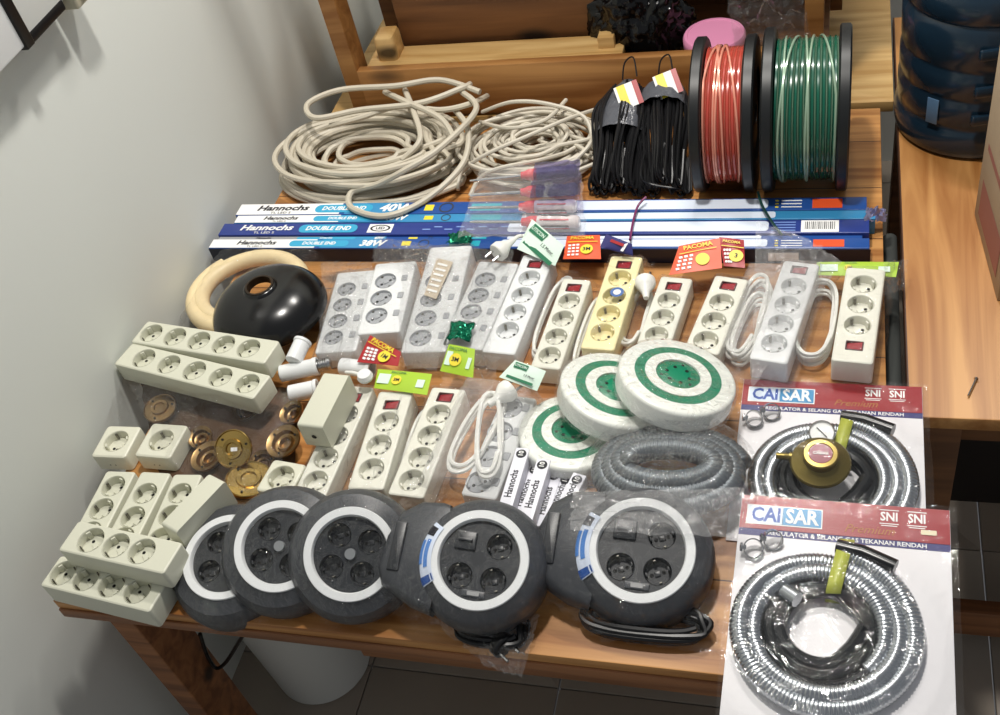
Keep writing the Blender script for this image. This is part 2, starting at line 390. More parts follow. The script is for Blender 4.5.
def power_strip(label, pf, pn, z, n, ma=IVORY, W=.054, H=.04, sw=None, zn=None, mode='top', roll=0, rr=.0205, side=False, hole=False, group=None, ang=0.6, dp=.0155, margin=.006, wl=None, sp=None, name='power_strip'):
    M, L = place(pf, pn, z, z if zn is None else zn, H, W, mode, roll)
    t = thing(name, label, 'power strip' if n > 1 else 'socket', M, group)
    l = L/2; swl = .02 if sw else 0
    hi = l - margin - rr - (swl if sw == 'far' else 0); lo = -l + margin + rr + (swl if sw == 'near' else 0)
    ys = [hi + (lo-hi)*i/max(1, n-1) for i in range(n)] if n > 1 else [0]
    loc = lambda p: (M.inverted() @ at(p[0], p[1], (z + (z if zn is None else zn))/2)).y
    if wl:
        y0_, y1_ = loc(wl[0]), loc(wl[1]); ys = [y0_ + (y1_-y0_)*i/(n-1) for i in range(n)]; ys = [max(-l+rr+.003, min(l-rr-.003, q)) for q in ys]
    if n > 1: rr = min(rr, abs(ys[0]-ys[1])*.47)
    xo = -W*.14 if side else 0
    cut = None
    if sw: sy = loc(sp) if sp else (l - margin - swl*.42) * (1 if sw == 'far' else -1); cut = (0, sy, .0255, .0185)
    strip_body(t, L, W, H, [(xo, y) for y in ys], ma, rr, cut)
    for y in ys:
        add_socket(t, xo, y, H, rr, .004 if side else dp, GREYSOCK if side else ma, ang)
        if side:
            MB().box((W*.31, y+.004, H), (.011, .015, .004), .003).build('toggle_switch', GREYSOCK, t)
    if sw: switch(t, 0, cut[1], H)
    if hole:
        MB().lathe([(.0001, 0), (.0042, 0), (.0045, -.001)], 16, 0, T(0, -l-.0003, H*.5) @ Matrix.Rotation(PI/2, 4, 'X')).build('cable_hole', HOLE, t)
    t['_L'] = L
    return t, L, M
def drape(par, rects, x0, x1, y0, y1, ma=FILM, seed=0, amp=.003, fall=.016, cell=.0055, gap=.0035, wl=45, name='plastic_bag', zmin=.0012):
    """wrinkled film lying over local boxes (cx, cy, hw, hl, h)"""
    nx, ny = max(4, int((x1-x0)/cell)), max(4, int((y1-y0)/cell)); vs = []; fs = []
    for j in range(ny+1):
        for i in range(nx+1):
            x = x0+(x1-x0)*i/nx; y = y0+(y1-y0)*j/ny; z = zmin
            for cx, cy, hw, hl, h in rects:
                dx = max(0, abs(x-cx)-hw-.001); dy = max(0, abs(y-cy)-hl-.001); dd = math.hypot(dx, dy)/fall
                z = max(z, (h+gap)*max(0, 1-dd)**.8 if dd > 0 else h+gap)
            nn = noise.noise(V((x*wl, y*wl, seed))) + .6*abs(noise.noise(V((x*wl*2.2, y*wl*2.2, seed+9))))
            e = .004*noise.noise(V((y*30, x*30, seed+3)))
            edge = (i in (0, nx)); ed2 = (j in (0, ny))
            vs.append((x + (e if edge else e*.3), y + (e if ed2 else e*.3), z + amp*(nn if z > .004 else abs(nn))))
    for j in range(ny):
        for i in range(nx): a = j*(nx+1)+i; fs.append((a, a+1, a+nx+2, a+nx+1))
    return MB().add(vs, fs).build(name, ma, par, ang=3.2)
def hank(par, cx, cy, hw, hl, n=4, rad=.0032, seed=0, z0=.004, ma=CABLEW, name='cable', tilt=0, dz=.0045):
    rnd = random.Random(seed); pts = []
    N = 14
    for k in range(n):
        fw = hw*(1-.18*rnd.random()); fl = hl*(1-.14*rnd.random()); ox = rnd.uniform(-.003, .003); oy = rnd.uniform(-.006, .006)
        for i in range(N):
            a = 2*PI*i/N; c, s_ = math.cos(a), math.sin(a)
            pts.append((cx+ox+fw*math.copysign(abs(c)**.8, c), cy+oy+fl*math.copysign(abs(s_)**.75, s_), z0+k*dz+rnd.uniform(0, .002)))
    o = MB().tube(spline(pts, 3), rad, 7, M=Rz(tilt)).build(name, ma, par)
    return o
def plug(par, M, ma=CABLEW, name='plug'):
    m = MB(); R = Matrix.Rotation(-PI/2, 4, 'X')
    m.lathe([(.0001, 0), (.016, 0), (.0175, .002), (.0175, .012), (.014, .018), (.007, .03), (.0045, .045), (.0001, .045)], 20, 0, R)
    o = m.build(name, ma, par); o.matrix_basis = M
    p = MB()
    for s in (-1, 1): p.tube([(s*.0095, 0, 0), (s*.0095, -.018, 0)], .0022, 8)
    p.build('plug_pin', METAL, o)
    return o
def card(par, pts, zs, ma, name='header_card', bend=.003, th=.0006, back=None):
    """thin printed card through four picture corners TL TR BR BL lying at heights zs; returns frame helper"""
    a, b, c, e = (at(p[0], p[1], z) for p, z in zip(pts, zs)); n = (b-a).cross(e-a).normalized()
    if n.z < 0: n = -n
    vs = []; fs = []; NX = 8; NY = 6
    for j in range(NY+1):
        for i in range(NX+1):
            u, v = i/NX, j/NY; q = (a*(1-u)+b*u)*(1-v) + (e*(1-u)+c*u)*v
            vs.append(q + n*bend*math.sin(PI*u)*math.sin(PI*v*.9+.2))
    m = MB(); k = (NX+1)*(NY+1)
    for j in range(NY):
        for i in range(NX): s = j*(NX+1)+i; fs.append((s, s+NX+1, s+NX+2, s+1)); fs.append((s+k, s+1+k, s+NX+2+k, s+NX+1+k))
    ring = [i for i in range(NX+1)] + [j*(NX+1)+NX for j in range(1, NY+1)] + [NY*(NX+1)+i for i in range(NX-1, -1, -1)] + [j*(NX+1) for j in range(NY-1, 0, -1)]
    for x, y in zip(ring, ring[1:]+ring[:1]): fs.append((x, y, y+k, x+k))
    m.add(vs + [q - n*th for q in vs], fs)
    o = m.build(name, ma, par, ang=1.2, world=True)
    def uv(u, v, lift=.0012):
        q = (a*(1-u)+b*u)*(1-v) + (e*(1-u)+c*u)*v + n*(bend*math.sin(PI*u)*math.sin(PI*v*.9+.2) + lift)
        X = (b-a).normalized(); Y = n.cross(X); return frame(q, X, Y, n)
    return o, uv, (b-a).length, (e-a).length
def rectm(w, h, ma, M, par, name='print', rd=.0005):
    m = MB(); m.loft([[(p[0], p[1], z) for p in rrect(w/2, h/2, rd, 3)] for z in (-.0001, .0001)], 0, M=M)
    return m.build(name, ma, par, world=True)
def discm(rr, ma, M, par, name='print'):
    m = MB(); m.loft([[(p[0], p[1], z) for p in circ(0, 0, rr, 24)] for z in (-.0001, .0001)], 0, M=M)
    return m.build(name, ma, par, world=True)
def orange_card(par, pts, zs, num='3M', base=ORANGE, inv=1):
    o, uv, w_, h_ = card(par, pts, zs, base)
    text('PACOMA', min(h_*.22, w_*.17), YEL, uv(.48, .16, .0016), o, 'brand_text', .02, world=True)
    rectm(w_*.9, h_*.025, YEL, uv(.5, .33), o, 'stripe')
    for i in range(3):
        for j in range(4): rectm(w_*.085, h_*.075, WHITE, uv(.14+i*.115, .46+j*.13), o, 'icon')
    discm(h_*.2, YEL if base != LIME else YEL, uv(.62, .64), o, 'length_disc'); text(num, h_*.2, PRINTK, uv(.62, .64, .0016), o, 'length_text', .02, world=True)
    return o
def lime_card(par, pts, zs, num='3M'):
    o, uv, w_, h_ = card(par, pts, zs, LIME)
    rectm(w_*.22, h_*.5, MINT, uv(.16, .5), o, 'icon_panel')
    discm(h_*.23, YEL, uv(.4, .52), o, 'length_disc'); text(num, h_*.22, PRINTK, uv(.4, .52, .0016), o, 'length_text', .02, world=True)
    text('PACOMA', h_*.17, DGREEN, uv(.42, .14, .0016), o, 'brand_text', world=True)
    rectm(w_*.14, h_*.4, MINT, uv(.84, .55), o, 'icon_panel')
    return o
def mint_card(par, pts, zs):
    o, uv, w_, h_ = card(par, pts, zs, MINT)
    rectm(w_*.42, h_*.26, DGREEN, uv(.32, .22), o, 'logo_panel'); text('UTICON', min(h_*.16, w_*.10), MINT, uv(.32, .22, .0018), o, 'logo_text', .02, world=True)
    rectm(w_*.84, h_*.12, DGREEN, uv(.5, .84), o, 'stripe'); text('1.5 Meter', h_*.14, PRINTK, uv(.68, .56, .0016), o, 'length_text', world=True)
    return o
def crumple(par, pts, z, ma, seed, amp=.012, n=22, m_=14, name='bag_end', world=True):
    """wrinkled sheet over a picture quad TL TR BR BL at heights z[4]"""
    a, b, c, e = (at(p[0], p[1], q) for p, q in zip(pts, z)); vs = []; fs = []
    for j in range(m_+1):
        for i in range(n+1):
            u, v = i/n, j/m_; q = (a*(1-u)+b*u)*(1-v) + (e*(1-u)+c*u)*v
            k = 4*min(u, 1-u, .25)*4*min(v, 1-v, .25); k = .25 + .75*k
            h = amp*k*(abs(noise.noise(V((u*5, v*4, seed))))*1.6 + .7*abs(noise.noise(V((u*12, v*9, seed+5)))))
            ed = .006*noise.noise(V((u*9, v*9, seed+8)))
            vs.append(q + V((ed, ed, h)))
    for j in range(m_):
        for i in range(n): s = j*(n+1)+i; fs.append((s, s+n+1, s+n+2, s+1))
    return MB().add(vs, fs).build(name, ma, par, ang=.5, world=world)
def foil(par, px, py, z, sx, sy, seed, ma=FOILG, name='foil_tie'):
    c = at(px, py, z); vs = []; fs = []; n = 10
    for j in range(n+1):
        for i in range(n+1):
            u, v = i/n-.5, j/n-.5; k = 1 + .35*noise.noise(V((u*3, v*3, seed)))
            vs.append(c + V((u*sx*k, v*sy*k, .006 + .012*abs(noise.noise(V((u*6, v*6, seed+4)))) + .008*(.5-abs(u))*2)))
    for j in range(n):
        for i in range(n): a = j*(n+1)+i; fs.append((a, a+1, a+n+2, a+n+1))
    o = MB().add(vs, fs).build(name, ma, par, ang=.3, world=True)
    md = o.modifiers.new('solid', 'SOLIDIFY'); md.thickness = .0005
    return o

def full(label, pf, pn, z, n, bag=FILM, cab=0, seed=1, cabside=1, plg=False, cw=.019, **k):
    t, L, M = power_strip(label, pf, pn, z, n, **k); W = k.get('W', .054); H = k.get('H', .04)
    rects = [(0, 0, W/2, L/2, H)]; x0, x1 = -W/2-.014, W/2+.014
    if cab:
        cx = cabside*(W/2 + cw + .005)
        hank(t, cx, 0, cw, L*.42, cab, seed=seed, z0=.005, dz=.0055); rects.append((cx, 0, cw, L*.4, .012+cab*.005))
        if cabside > 0: x1 = cx + cw + .012
        else: x0 = cx - cw - .012
        if plg: plug(t, T(cx, L*.40, .022+cab*.005) @ Rz(PI+.3))
    if bag: drape(t, rects, x0, x1, -L/2-.018, L/2+.028, bag, seed)
    return t

# back row, left to right
BACK = []
def full(*a_, _f=full, **k_):
    t_ = _f(*a_, **k_); BACK.append(t_); return t_
full('white strip with grey side switches in a crumpled clear bag, leftmost of the back row', (357, 271), (335, 352), .04, 4, wl=((349, 289), (326, 338)), W=.075, H=.038, side=True, ma=WHITEP, bag=FILMD, seed=2, rr=.0175)
full('short white three-socket strip with three grey side switches in a clear bag', (396, 262), (378, 333), .044, 3, wl=((383, 281), (372.5, 316)), W=.078, H=.04, side=True, ma=WHITEP, bag=FILM, seed=3, rr=.02, margin=.016)
t = full('white side-switch strip with a beige barcode tag and green foil at its far end', (451, 246), (423, 352), .045, 4, wl=((435.5, 281), (420, 338)), W=.08, H=.04, side=True, ma=WHITEP, bag=FILMD, seed=4, rr=.0195, margin=.012)
o, uv, w_, h_ = card(t, [(437, 258), (453, 262), (436, 299), (424, 295)], [.0515]*4, mat('beige_tag', (196, 182, 160), .5), 'price_tag', .001)
for i in range(6): rectm(w_*.6, h_*.05, WHITE, uv(.5, .15+i*.14), o, 'bar')
foil(t, 461, 242, .035, .045, .028, 3)
t = full('white side-switch strip with a white plug on it and green foil at its near end', (499, 262), (461, 348), .045, 4, wl=((480, 279.5), (460, 328)), W=.075, H=.04, side=True, ma=WHITEP, bag=FILMD, seed=5, rr=.019, cab=0)
o = plug(t, T(.0, .105, .062) @ Rz(-.5)); MB().tube(spline([(0, .045, 0), (-.002, .06, -.004), (.01, .075, -.015), (.03, .07, -.04)], 6), .0035, 8).build('cord', CABLEW, o)
foil(t, 461, 336, .05, .045, .04, 8)
t = full('long white strip with a red switch under a white and green header card', (539, 255), (498, 353), .045, 4, wl=((528, 278), (506, 330)), sp=(534, 264.5), W=.058, H=.042, sw='far', ma=WHITEP, bag=FILM, seed=6, cab=3)
mint_card(t, [(532, 219), (564, 246), (555, 266), (517, 249)], [.075, .07, .052, .055])
t = full('narrow off-white strip between the long white strip and the yellow strip', (577, 279), (545, 368), .04, 4, wl=((570, 301), (548, 355)), sp=(573.6, 288), W=.05, H=.036, sw='far', ma=CREAMW, bag=FILM, seed=7, cab=3, rr=.019)
orange_card(t, [(567, 236), (600, 235), (601, 259), (563, 259)], [.055, .055, .05, .05])
t = full('cream yellow strip with a round blue sticker on its second socket', (627, 256), (597, 349), .045, 4, wl=((618, 278), (600, 332)), sp=(623, 265), W=.056, H=.04, sw='far', ma=YELLOWP, bag=FILM, seed=8)
discm(.0115, mat('sticker_blue', (70, 110, 175), .3), T(*at(617, 292, .0466)), t, 'round_sticker'); discm(.0065, WHITE, T(*at(617, 292, .047)), t, 'round_sticker')
o, uv, w_, h_ = card(t, [(606, 234), (632, 244), (633, 256), (600, 247)], [.07, .07, .055, .06], NAVY, 'header_card')
rectm(w_*.5, h_*.2, REDP, uv(.5, .4), o, 'stripe'); rectm(w_*.1, h_*.7, WHITE, uv(.75, .5), o, 'stripe')
t = full('off-white strip partly covered by the topmost green and white cord reel, cable on its left', (677, 277), (653, 345), .04, 3, wl=((669, 300), (656, 335)), sp=(673, 286.5), plg=True, W=.054, H=.036, sw='far', ma=CREAMW, bag=FILM, seed=9, cab=3, cabside=-1, rr=.02)
orange_card(t, [(679, 246), (720, 238), (722, 268), (669, 275)], [.062, .066, .05, .045], '', ORANGE)
t = full('off-white three-socket strip below the red card with the number 3', (732, 277), (701, 352), .042, 3, wl=((721, 302), (705, 340)), sp=(727, 286), W=.056, H=.038, sw='far', ma=CREAMW, bag=FILM, seed=10, cab=4)
orange_card(t, [(719, 237), (744, 240), (745, 268), (724, 266)], [.066, .062, .05, .05], '3', REDP)
full('white strip with cable in a milky bag, second from the right of the back row', (802, 262), (768, 361), .047, 4, wl=((792, 286), (773, 343)), sp=(797, 270), cw=.024, W=.058, H=.042, sw='far', ma=WHITEP, bag=FILMM, seed=11, cab=4, cabside=-1)
t = full('rightmost strip of the back row, with its red switch at the near end', (866, 268), (852, 362), .048, 3, wl=((864, 284), (857, 325)), sp=(856, 346), cw=.028, W=.06, H=.043, sw='near', ma=CREAMW, bag=FILM, seed=12, cab=5, cabside=-1)
lime_card(t, [(817, 262), (899, 262), (896, 277), (815, 275)], [.045, .045, .04, .04], '1.5M')

crumple(t, [(884, 262), (908, 260), (904, 290), (882, 296)], [.05, .04, .02, .03], FILMD, 14, .01)
for pts_, zs_, fm_, sd_, on_ in (([(756, 222), (806, 238), (842, 262), (752, 388)], [.075, .075, .06, .03], FILMM, 81, 9), ([(376, 237), (432, 245), (428, 268), (372, 262)], [.05, .05, .055, .055], FILMD, 82, 1),
        ([(322, 262), (372, 262), (350, 362), (318, 362)], [.045, .045, .05, .04], FILMD, 83, 0), ([(404, 245), (472, 250), (436, 372), (396, 362)], [.058, .058, .052, .04], FILMD, 84, 2), ([(472, 248), (514, 252), (488, 352), (446, 350)], [.06, .06, .055, .045], FILMD, 85, 3)):
    crumple(BACK[on_], pts_, zs_, fm_, sd_, .011, 30, 24, 'bag_flap')
# two five-socket strips at the left, stacked bars, cubes
PB = .078
power_strip('rear of the two ivory five-socket strips beside the black lampshade', (272, 352), (139, 331), PB+.004, 5, IVORY2, H=.038, rr=.0215, wl=((248, 349), (152, 332)), ang=.9)
power_strip('front of the two ivory five-socket strips, lying in front of the other', (262, 387), (123, 353), PB, 5, IVORY2, H=.038, rr=.0215, wl=((247, 384), (144, 358)), ang=.9)
def cube_socket(label, px, py, z, rot, W=.064, H=.034, roll=0, ma=IVORY):
    c = at(px, py, z); up = V((0, 0, 1)); M = T(c.x, c.y, z-H) @ Rz(rot)
    t = thing('single_socket', label, 'socket', M)
    strip_body(t, W, W*.98, H, [(0, 0)], ma, .0225, rd=.006, b=.004)
    add_socket(t, 0, 0, H, .0225, .0155, ma, .5)
    for s in (-1, 1): MB().box((s*.005, -W*.49, H*.35), (.002, .0015, .003), .0003).build('slot', HOLE, t)
    return t
cube_socket('left of the two ivory single sockets side by side against the wall', 116, 441, .036, .03, W=.067)
cube_socket('right of the two ivory single sockets, touching the brass fittings bag', 161, 440, .040, -.02, W=.070)
cube_socket('ivory single socket at the foot of the upturned ivory strip', 281, 477, .040, -.12, W=.062)
power_strip('leftmost of the three parallel ivory strips ending under the crosswise strip', (121, 471), (80, 550), .042, 3, IVORY2, H=.04, rr=.0205, wl=((113, 486), (84, 532)), ang=1.2)
power_strip('middle of the three parallel ivory strips ending under the crosswise strip', (156, 472), (115, 551), .042, 3, IVORY2, H=.04, rr=.0205, wl=((142, 493), (116, 541)), ang=1.2)
power_strip('rightmost of the three parallel ivory strips, partly under the one on its side', (188, 474), (154, 553), .042, 3, IVORY2, H=.04, rr=.0205, wl=((176, 493), (151, 538)), W=.05, ang=1.2)
power_strip('ivory strip turned on its side against the leftmost black cord reel', (217, 477), (168, 528), .090, 4, IVORY2, W=.056, H=.036, mode='side', roll=0)
power_strip('ivory strip lying crosswise on top of the parallel strips at the table corner', (173, 558), (68, 535), .084, 3, IVORY2, H=.038, rr=.0225, wl=((143, 549), (90, 541)), ang=.9)
power_strip('bottom ivory strip at the front left table corner under the crosswise strip', (159, 596), (50, 570), .044, 4, IVORY2, H=.042, rr=.0215, wl=((139, 588), (61, 573)), ang=.9)
# middle group
t = full('ivory strip with red switch partly under the upturned ivory strip', (359, 386), (309, 495), .042, 4, wl=((345.6, 414), (315, 481)), sp=(353.7, 397.5), W=.054, H=.038, sw='far', ma=CREAMW, bag=FILM, seed=20)
power_strip('ivory strip lying on its side across another strip, plain face up', (336.5, 373), (309, 426), .095, 3, IVORY2, W=.052, H=.046, mode='side', roll=0, hole=True)
t = full('three-socket strip with red switch below the wide lime green card', (396, 391), (365, 489), .045, 3, wl=((385, 421.5), (371.7, 469)), sp=(389.8, 405), W=.058, H=.04, sw='far', ma=CREAMW, bag=FILM, seed=21, rr=.021, cab=3)
lime_card(t, [(378, 369), (432, 374), (427, 395), (374, 388)], [.055, .055, .05, .05])
t = full('four-socket strip with red switch in the middle of the front row', (449, 388), (405, 496), .046, 4, wl=((438, 414), (411.5, 480)), sp=(444.5, 397.5), W=.058, H=.042, sw='far', ma=CREAMW, bag=FILM, seed=22, rr=.021)
lime_card(t, [(449, 344), (475, 349), (473, 378), (440, 371)], [.075, .075, .055, .055], '3M')
t = full('strip buried under a looped white cable in a milky bag left of the small boxes', (520, 396), (478, 497), .036, 4, W=.056, H=.034, side=True, ma=WHITEP, bag=None, seed=23)
L = t['_L']; hank(t, -.045, .01, .026, .085, 3, .0036, 5, .03, tilt=-.1); hank(t, -.012, .005, .020, .085, 3, .0036, 8, .045, tilt=.3); plug(t, T(-.01, .095, .055) @ Rz(2.6))
drape(t, [(-.03, 0, .055, L/2, .062)], -.10, .04, -L/2-.01, L/2+.03, FILMM, 24, amp=.003)
mint_card(t, [(515, 360), (546, 371), (537, 391), (499, 377)], [.085, .085, .07, .075])
for k_, (pts_, zs_) in enumerate((([(462, 386), (474, 390), (440, 512), (398, 506)], [.045, .02, .01, .04]), ([(402, 392), (420, 396), (388, 500), (366, 498)], [.045, .02, .01, .045]), ([(358, 384), (384, 388), (350, 500), (318, 502)], [.045, .02, .01, .03]),
        ([(452, 352), (500, 356), (492, 392), (440, 388)], [.05, .05, .03, .04]))):
    crumple(t, pts_, zs_, FILMD, 90+k_, .012, 16, 30, 'bag_flap')
t = thing('hang_card', 'dark red cardboard header card left of the lime green cards', 'card', T(*at(378, 355, .03)))
orange_card(t, [(370, 335), (401, 352), (398, 366), (357, 362)], [.06, .055, .05, .05], '1M', REDP)

# ------------------------------------------------------------------ green and white cord reels
def disc_frame(px, py, z, a_px, ang, ratio):
    c = at(px, py, z); v = (CC - c).normalized(); X = V(CM[0]); X = (X - v*X.dot(v)).normalized(); U = v.cross(X)
    th = math.radians(ang); s = math.sqrt(1-ratio*ratio)
    n = v*ratio + (X*math.sin(th) + U*math.cos(th))*s
    return basis(c, n), a_px*(c-CC).length/CF
def cord_reel(label, px, py, z, a, ang, ratio, H=.036):
    M, R = disc_frame(px, py, z, a, ang, ratio)
    t = thing('cord_reel', label, 'cord reel', M @ T(0, 0, -H) , 'green and white cord reels'); b = .006
    m = MB(); prof = [(.0001, 0), (R-b, 0)]
    prof += [(R-b+b*math.sin(PI/2*k/4), b-b*math.cos(PI/2*k/4)) for k in range(1, 5)]
    prof += [(R-.001, H*.5), (R, H-b)] + [(R-b+b*math.cos(PI/2*k/4), H-b+b*math.sin(PI/2*k/4)) for k in range(1, 5)] + [(R*.74, H+.0005), (R*.74, H-.001), (.0001, H-.001)]
    m.lathe(prof, 64); m.build('body', REELW, t)
    m = MB(); m.lathe([(R*.74, H-.001), (R*.738, H+.0008), (R*.567, H+.0012), (R*.565, H-.001)], 64); m.build('green_ring', GREEN, t)
    m = MB(); m.lathe([(R*.565, H), (R*.563, H+.0022), (R*.38, H+.0026), (R*.377, H)], 64); m.build('white_ring', REELW, t)
    m = MB(); m.lathe([(R*.377, H-.0005), (R*.36, H+.0005), (.0001, H+.0008)], 48); o = m.build('socket_disc', GREEN, t)
    for k in range(3):
        a0 = 2*PI*k/3+.3
        for s in (-1, 1):
            MB().lathe([(.0001, .0003), (.0028, .0003), (.0029, 0)], 10, 0, T(R*.2*math.cos(a0+s*.5), R*.2*math.sin(a0+s*.5), H+.0008)).build('pin_hole', HOLE, o)
        MB().box((R*.29*math.cos(a0+1.05), R*.29*math.sin(a0+1.05), H+.0008), (.004, .004, .0006), .0002).build('earth_hole', HOLE, o)
    for k in range(9):
        a0 = 2*PI*k/9; MB().box((0, 0, 0), (.008, .0012, .0006), .0002, M=T(R*.87*math.cos(a0), R*.87*math.sin(a0), H) @ Rz(a0+PI/2)).build('rim_mark', mat('rim_grey', (180, 182, 170), .5), t)
    # film wrap
    m = MB(); vs = []; n = 72; pr = [(R*.2, H+.005), (R*.6, H+.0045), (R*.93, H+.004), (R+.003, H-.002), (R+.004, H*.5), (R+.003, .001)]
    m.loft([[((r_+.0008*noise.noise(V((math.cos(2*PI*i/n)*4, math.sin(2*PI*i/n)*4, k*1.3+px))))*math.cos(2*PI*i/n), (r_+.0008*noise.noise(V((math.cos(2*PI*i/n)*4, math.sin(2*PI*i/n)*4, k*1.3+px))))*math.sin(2*PI*i/n), z_+.0007*noise.noise(V((math.cos(2*PI*i/n)*5, math.sin(2*PI*i/n)*5, k+px)))) for i in range(n)] for k, (r_, z_) in enumerate(pr)], 0, False, False)
    m.build('film_wrap', FILM, t, ang=3.2)
    return t
cord_reel('lowest green and white cord reel, next to the small white boxes', 572, 430, .037, 54, -3, .70)
t = cord_reel('middle green and white cord reel, half covered by the topmost one', 617, 388, .072, 57, 17, .62)
foil(t, 649, 386, .088, .04, .03, 14)
cord_reel('topmost green and white cord reel leaning on the middle one', 678, 375, .098, 59, 17, .60)

# ------------------------------------------------------------------ black cable reels
def black_reel(label, px, py, z, rpx, n, handle=False, seed=1, button=False, sticker=False, tag_=None, K=1.0, spin=0):
    c = at(px, py, z); R = rpx*(c-CC).length/CF; bf = 1.07 if handle else 1.15; dp_ = .016 if handle else .008
    n = V(n); M = basis(c, n, V((0, 1, 0))) @ Rz(spin)
    t = thing('cable_reel', label, 'cable reel', M); k = R/.07
    m = MB(); prof = [(R*.985, .001), (R*1.02, -.001), (R*1.12*bf, -.008), (R*1.22*bf, -.020), (R*1.265*bf, -.034), (R*1.25*bf, -.046 - dp_), (R*1.2*bf, -.052 - dp_), (.0001, -.052 - dp_)]
    m.lathe(prof, 72); m.build('body', CHAR, t)
    MB().lathe([(R*.985, -.002), (R, .0015), (R*.985, .0035), (R*.83, .0035), (R*.81, .001), (R*.80, -.006)], 72).build('white_ring', WHITEP, t)
    wells = [(R*.34, R*.34), (-R*.34, -R*.34), (R*.34, -R*.34)] + ([(-R*.34, R*.34)] if button else [])
    m = MB(); m.plate(circ(0, 0, R*.81, 60), [circ(x, y, .0185*k*.99, 28) for x, y in wells] , -.005); m.build('socket_plate', CHARD, t)
    for x, y in wells: add_socket(t, x, y, -.005, .0185*k, .014, CHARD, .4)
    if not button:
        m = MB(); m.box((-R*.34, R*.36, -.003), (.03*k, .026*k, .005), .002); m.box((-R*.34, R*.36, .001), (.02*k, .004, .004), .001); m.build('plug_holder', CHARD, t)
        MB().box((0, -R*.66, -.004), (.032*k, .009*k, .003), .001).build('rating_plate', CHAR, t); rectm(.016, .005, mat('plate_grey', (150, 150, 150), .4), T(0, -R*.66, -.0022), None).parent = t
    else: MB().lathe([(.0001, .001), (.0075, .001), (.008, -.005)], 20).build('centre_button', mat('grey_button', (125, 128, 130), .4), t)
    if sticker:
        def patch(r0, r1, a0, a1, lift, mt_, nm, par):
            m = MB(); NN = 14; rows = []
            for k_ in range(7):
                rr_ = r0 + (r1-r0)*k_/6
                zz = next((za + (zb-za)*(rr_-ra)/(rb-ra) for (ra, za), (rb, zb) in zip(SP, SP[1:]) if ra <= rr_ <= rb), SP[-1][1])
                rows.append([(R*rr_*math.cos(a), R*rr_*math.sin(a), zz+lift) for a in (math.radians(a0+(a1-a0)*i/NN) for i in range(NN+1))])
            m.loft(rows, 0, False, False, closed=False); return m.build(nm, mt_, par)
        SP = [(.8, .0035), (1.0, .0035), (1.02, .0), (1.2, -.008), (1.31, -.020)]
        so = patch(.95, 1.30, 148, 214, .0016, mat('sticker_pale_blue', (212, 222, 240), .35), 'sticker', t)
        patch(1.04, 1.22, 152, 162, .0024, PRINTK, 'logo', so); patch(1.04, 1.13, 166, 196, .0024, mat('sticker_mid_blue', (80, 130, 200), .35), 'print', so)
        patch(1.16, 1.25, 168, 192, .0024, mat('sticker_mid_blue', (80, 130, 200), .35), 'print', so); patch(.97, 1.26, 205, 213, .0024, BLUE, 'print', so)
    if tag_:
        aa, rr_ = tag_; M2 = T(R*rr_*math.cos(aa), R*rr_*math.sin(aa), -.011) @ Rz(aa+PI/2+.15) @ Matrix.Rotation(0, 4, 'X')
        MB().box((0, 0, .004), (.017, .007, .0012), .0003, M=T(R*rr_*math.cos(aa), R*rr_*math.sin(aa), -.012) @ Rz(aa) @ Matrix.Rotation(.75, 4, 'Y') @ Rz(PI/2)).build('price_tag', WHITE, t)
    if handle:
        m = MB(); loops = []
        for zz, q in ((-.054, .92), (-.050, .99), (-.03, 1), (-.016, .96), (-.009, .86)):
            loops.append([(-R*.5 + (x_)*q, y_*q, zz) for x_, y_ in [(-R*.35, R*1.10), (-R*.5, R*1.13), (-R*.95, R*1.08), (-R*1.35, R*.8), (-R*1.55, R*.25), (-R*1.6, -R*.40), (-R*1.45, -R*.72), (-R*.8, -R*1.05), (-R*.35, -R*1.15)]])
        m.loft(loops, 0); ho = m.build('handle', CHAR, t, ang=.9)
        MB().box((-R*1.72, R*.05, -.0085), (R*.25, R*1.0, .006), .002).build('grip', CHARD, ho)
    # bag
    m = MB(); nn = 90; pr = [(R*.15, .009), (R*.6, .008), (R*.95, .0075), (R*1.11*bf, -.002), (R*1.23*bf, -.016), (R*1.285*bf, -.033), (R*1.29*bf, -.05)]
    def sh(i, kk):
        a = 2*PI*i/nn; q = noise.noise(V((math.cos(a)*3, math.sin(a)*3, kk*.9+seed))); q2 = noise.noise(V((math.cos(a)*9, math.sin(a)*9, kk*1.9+seed)))
        return a, q, q2
    loops = []
    for kk, (r_, z_) in enumerate(pr):
        l = []
        for i in range(nn):
            a, q, q2 = sh(i, kk); e = (1 if kk < 5 else 1+.12*max(0, q)*(kk-4))
            ex = r_*e + .0035*q2
            if handle and math.cos(a) < -.2: ex += (-math.cos(a)-.2)*R*1.1*min(1, kk/5)
            l.append((ex*math.cos(a), ex*math.sin(a), z_ + .003*q + .0025*abs(q2)))
        loops.append(l)
    m.loft(loops, 0, False, False); m.build('plastic_bag', FILMK, t, ang=3.2)
    return t
black_reel('leftmost black cable reel with white ring, half behind its neighbour', 226, 557, .050, 43, (.05, -.22, .95), seed=1, button=True)
black_reel('second black cable reel from the left, with a small white tag on its rim', 279, 546, .082, 45, (.12, -.36, .88), seed=2, tag_=(4.35, 1.12), button=True)
t = black_reel('third black cable reel from the left, with a grey centre button', 350, 554, .092, 46, (.2, -.45, .82), seed=3, button=True)
t = black_reel('large bagged black cable reel with blue sticker, second from the right', 479, 560, .100, 50, (.12, -.34, .92), handle=True, seed=4, sticker=True)
t4 = t
t = black_reel('rightmost bagged black cable reel, half under the bagged grey hose', 641, 550, .080, 53, (.08, -.3, .93), handle=True, seed=6, sticker=True)
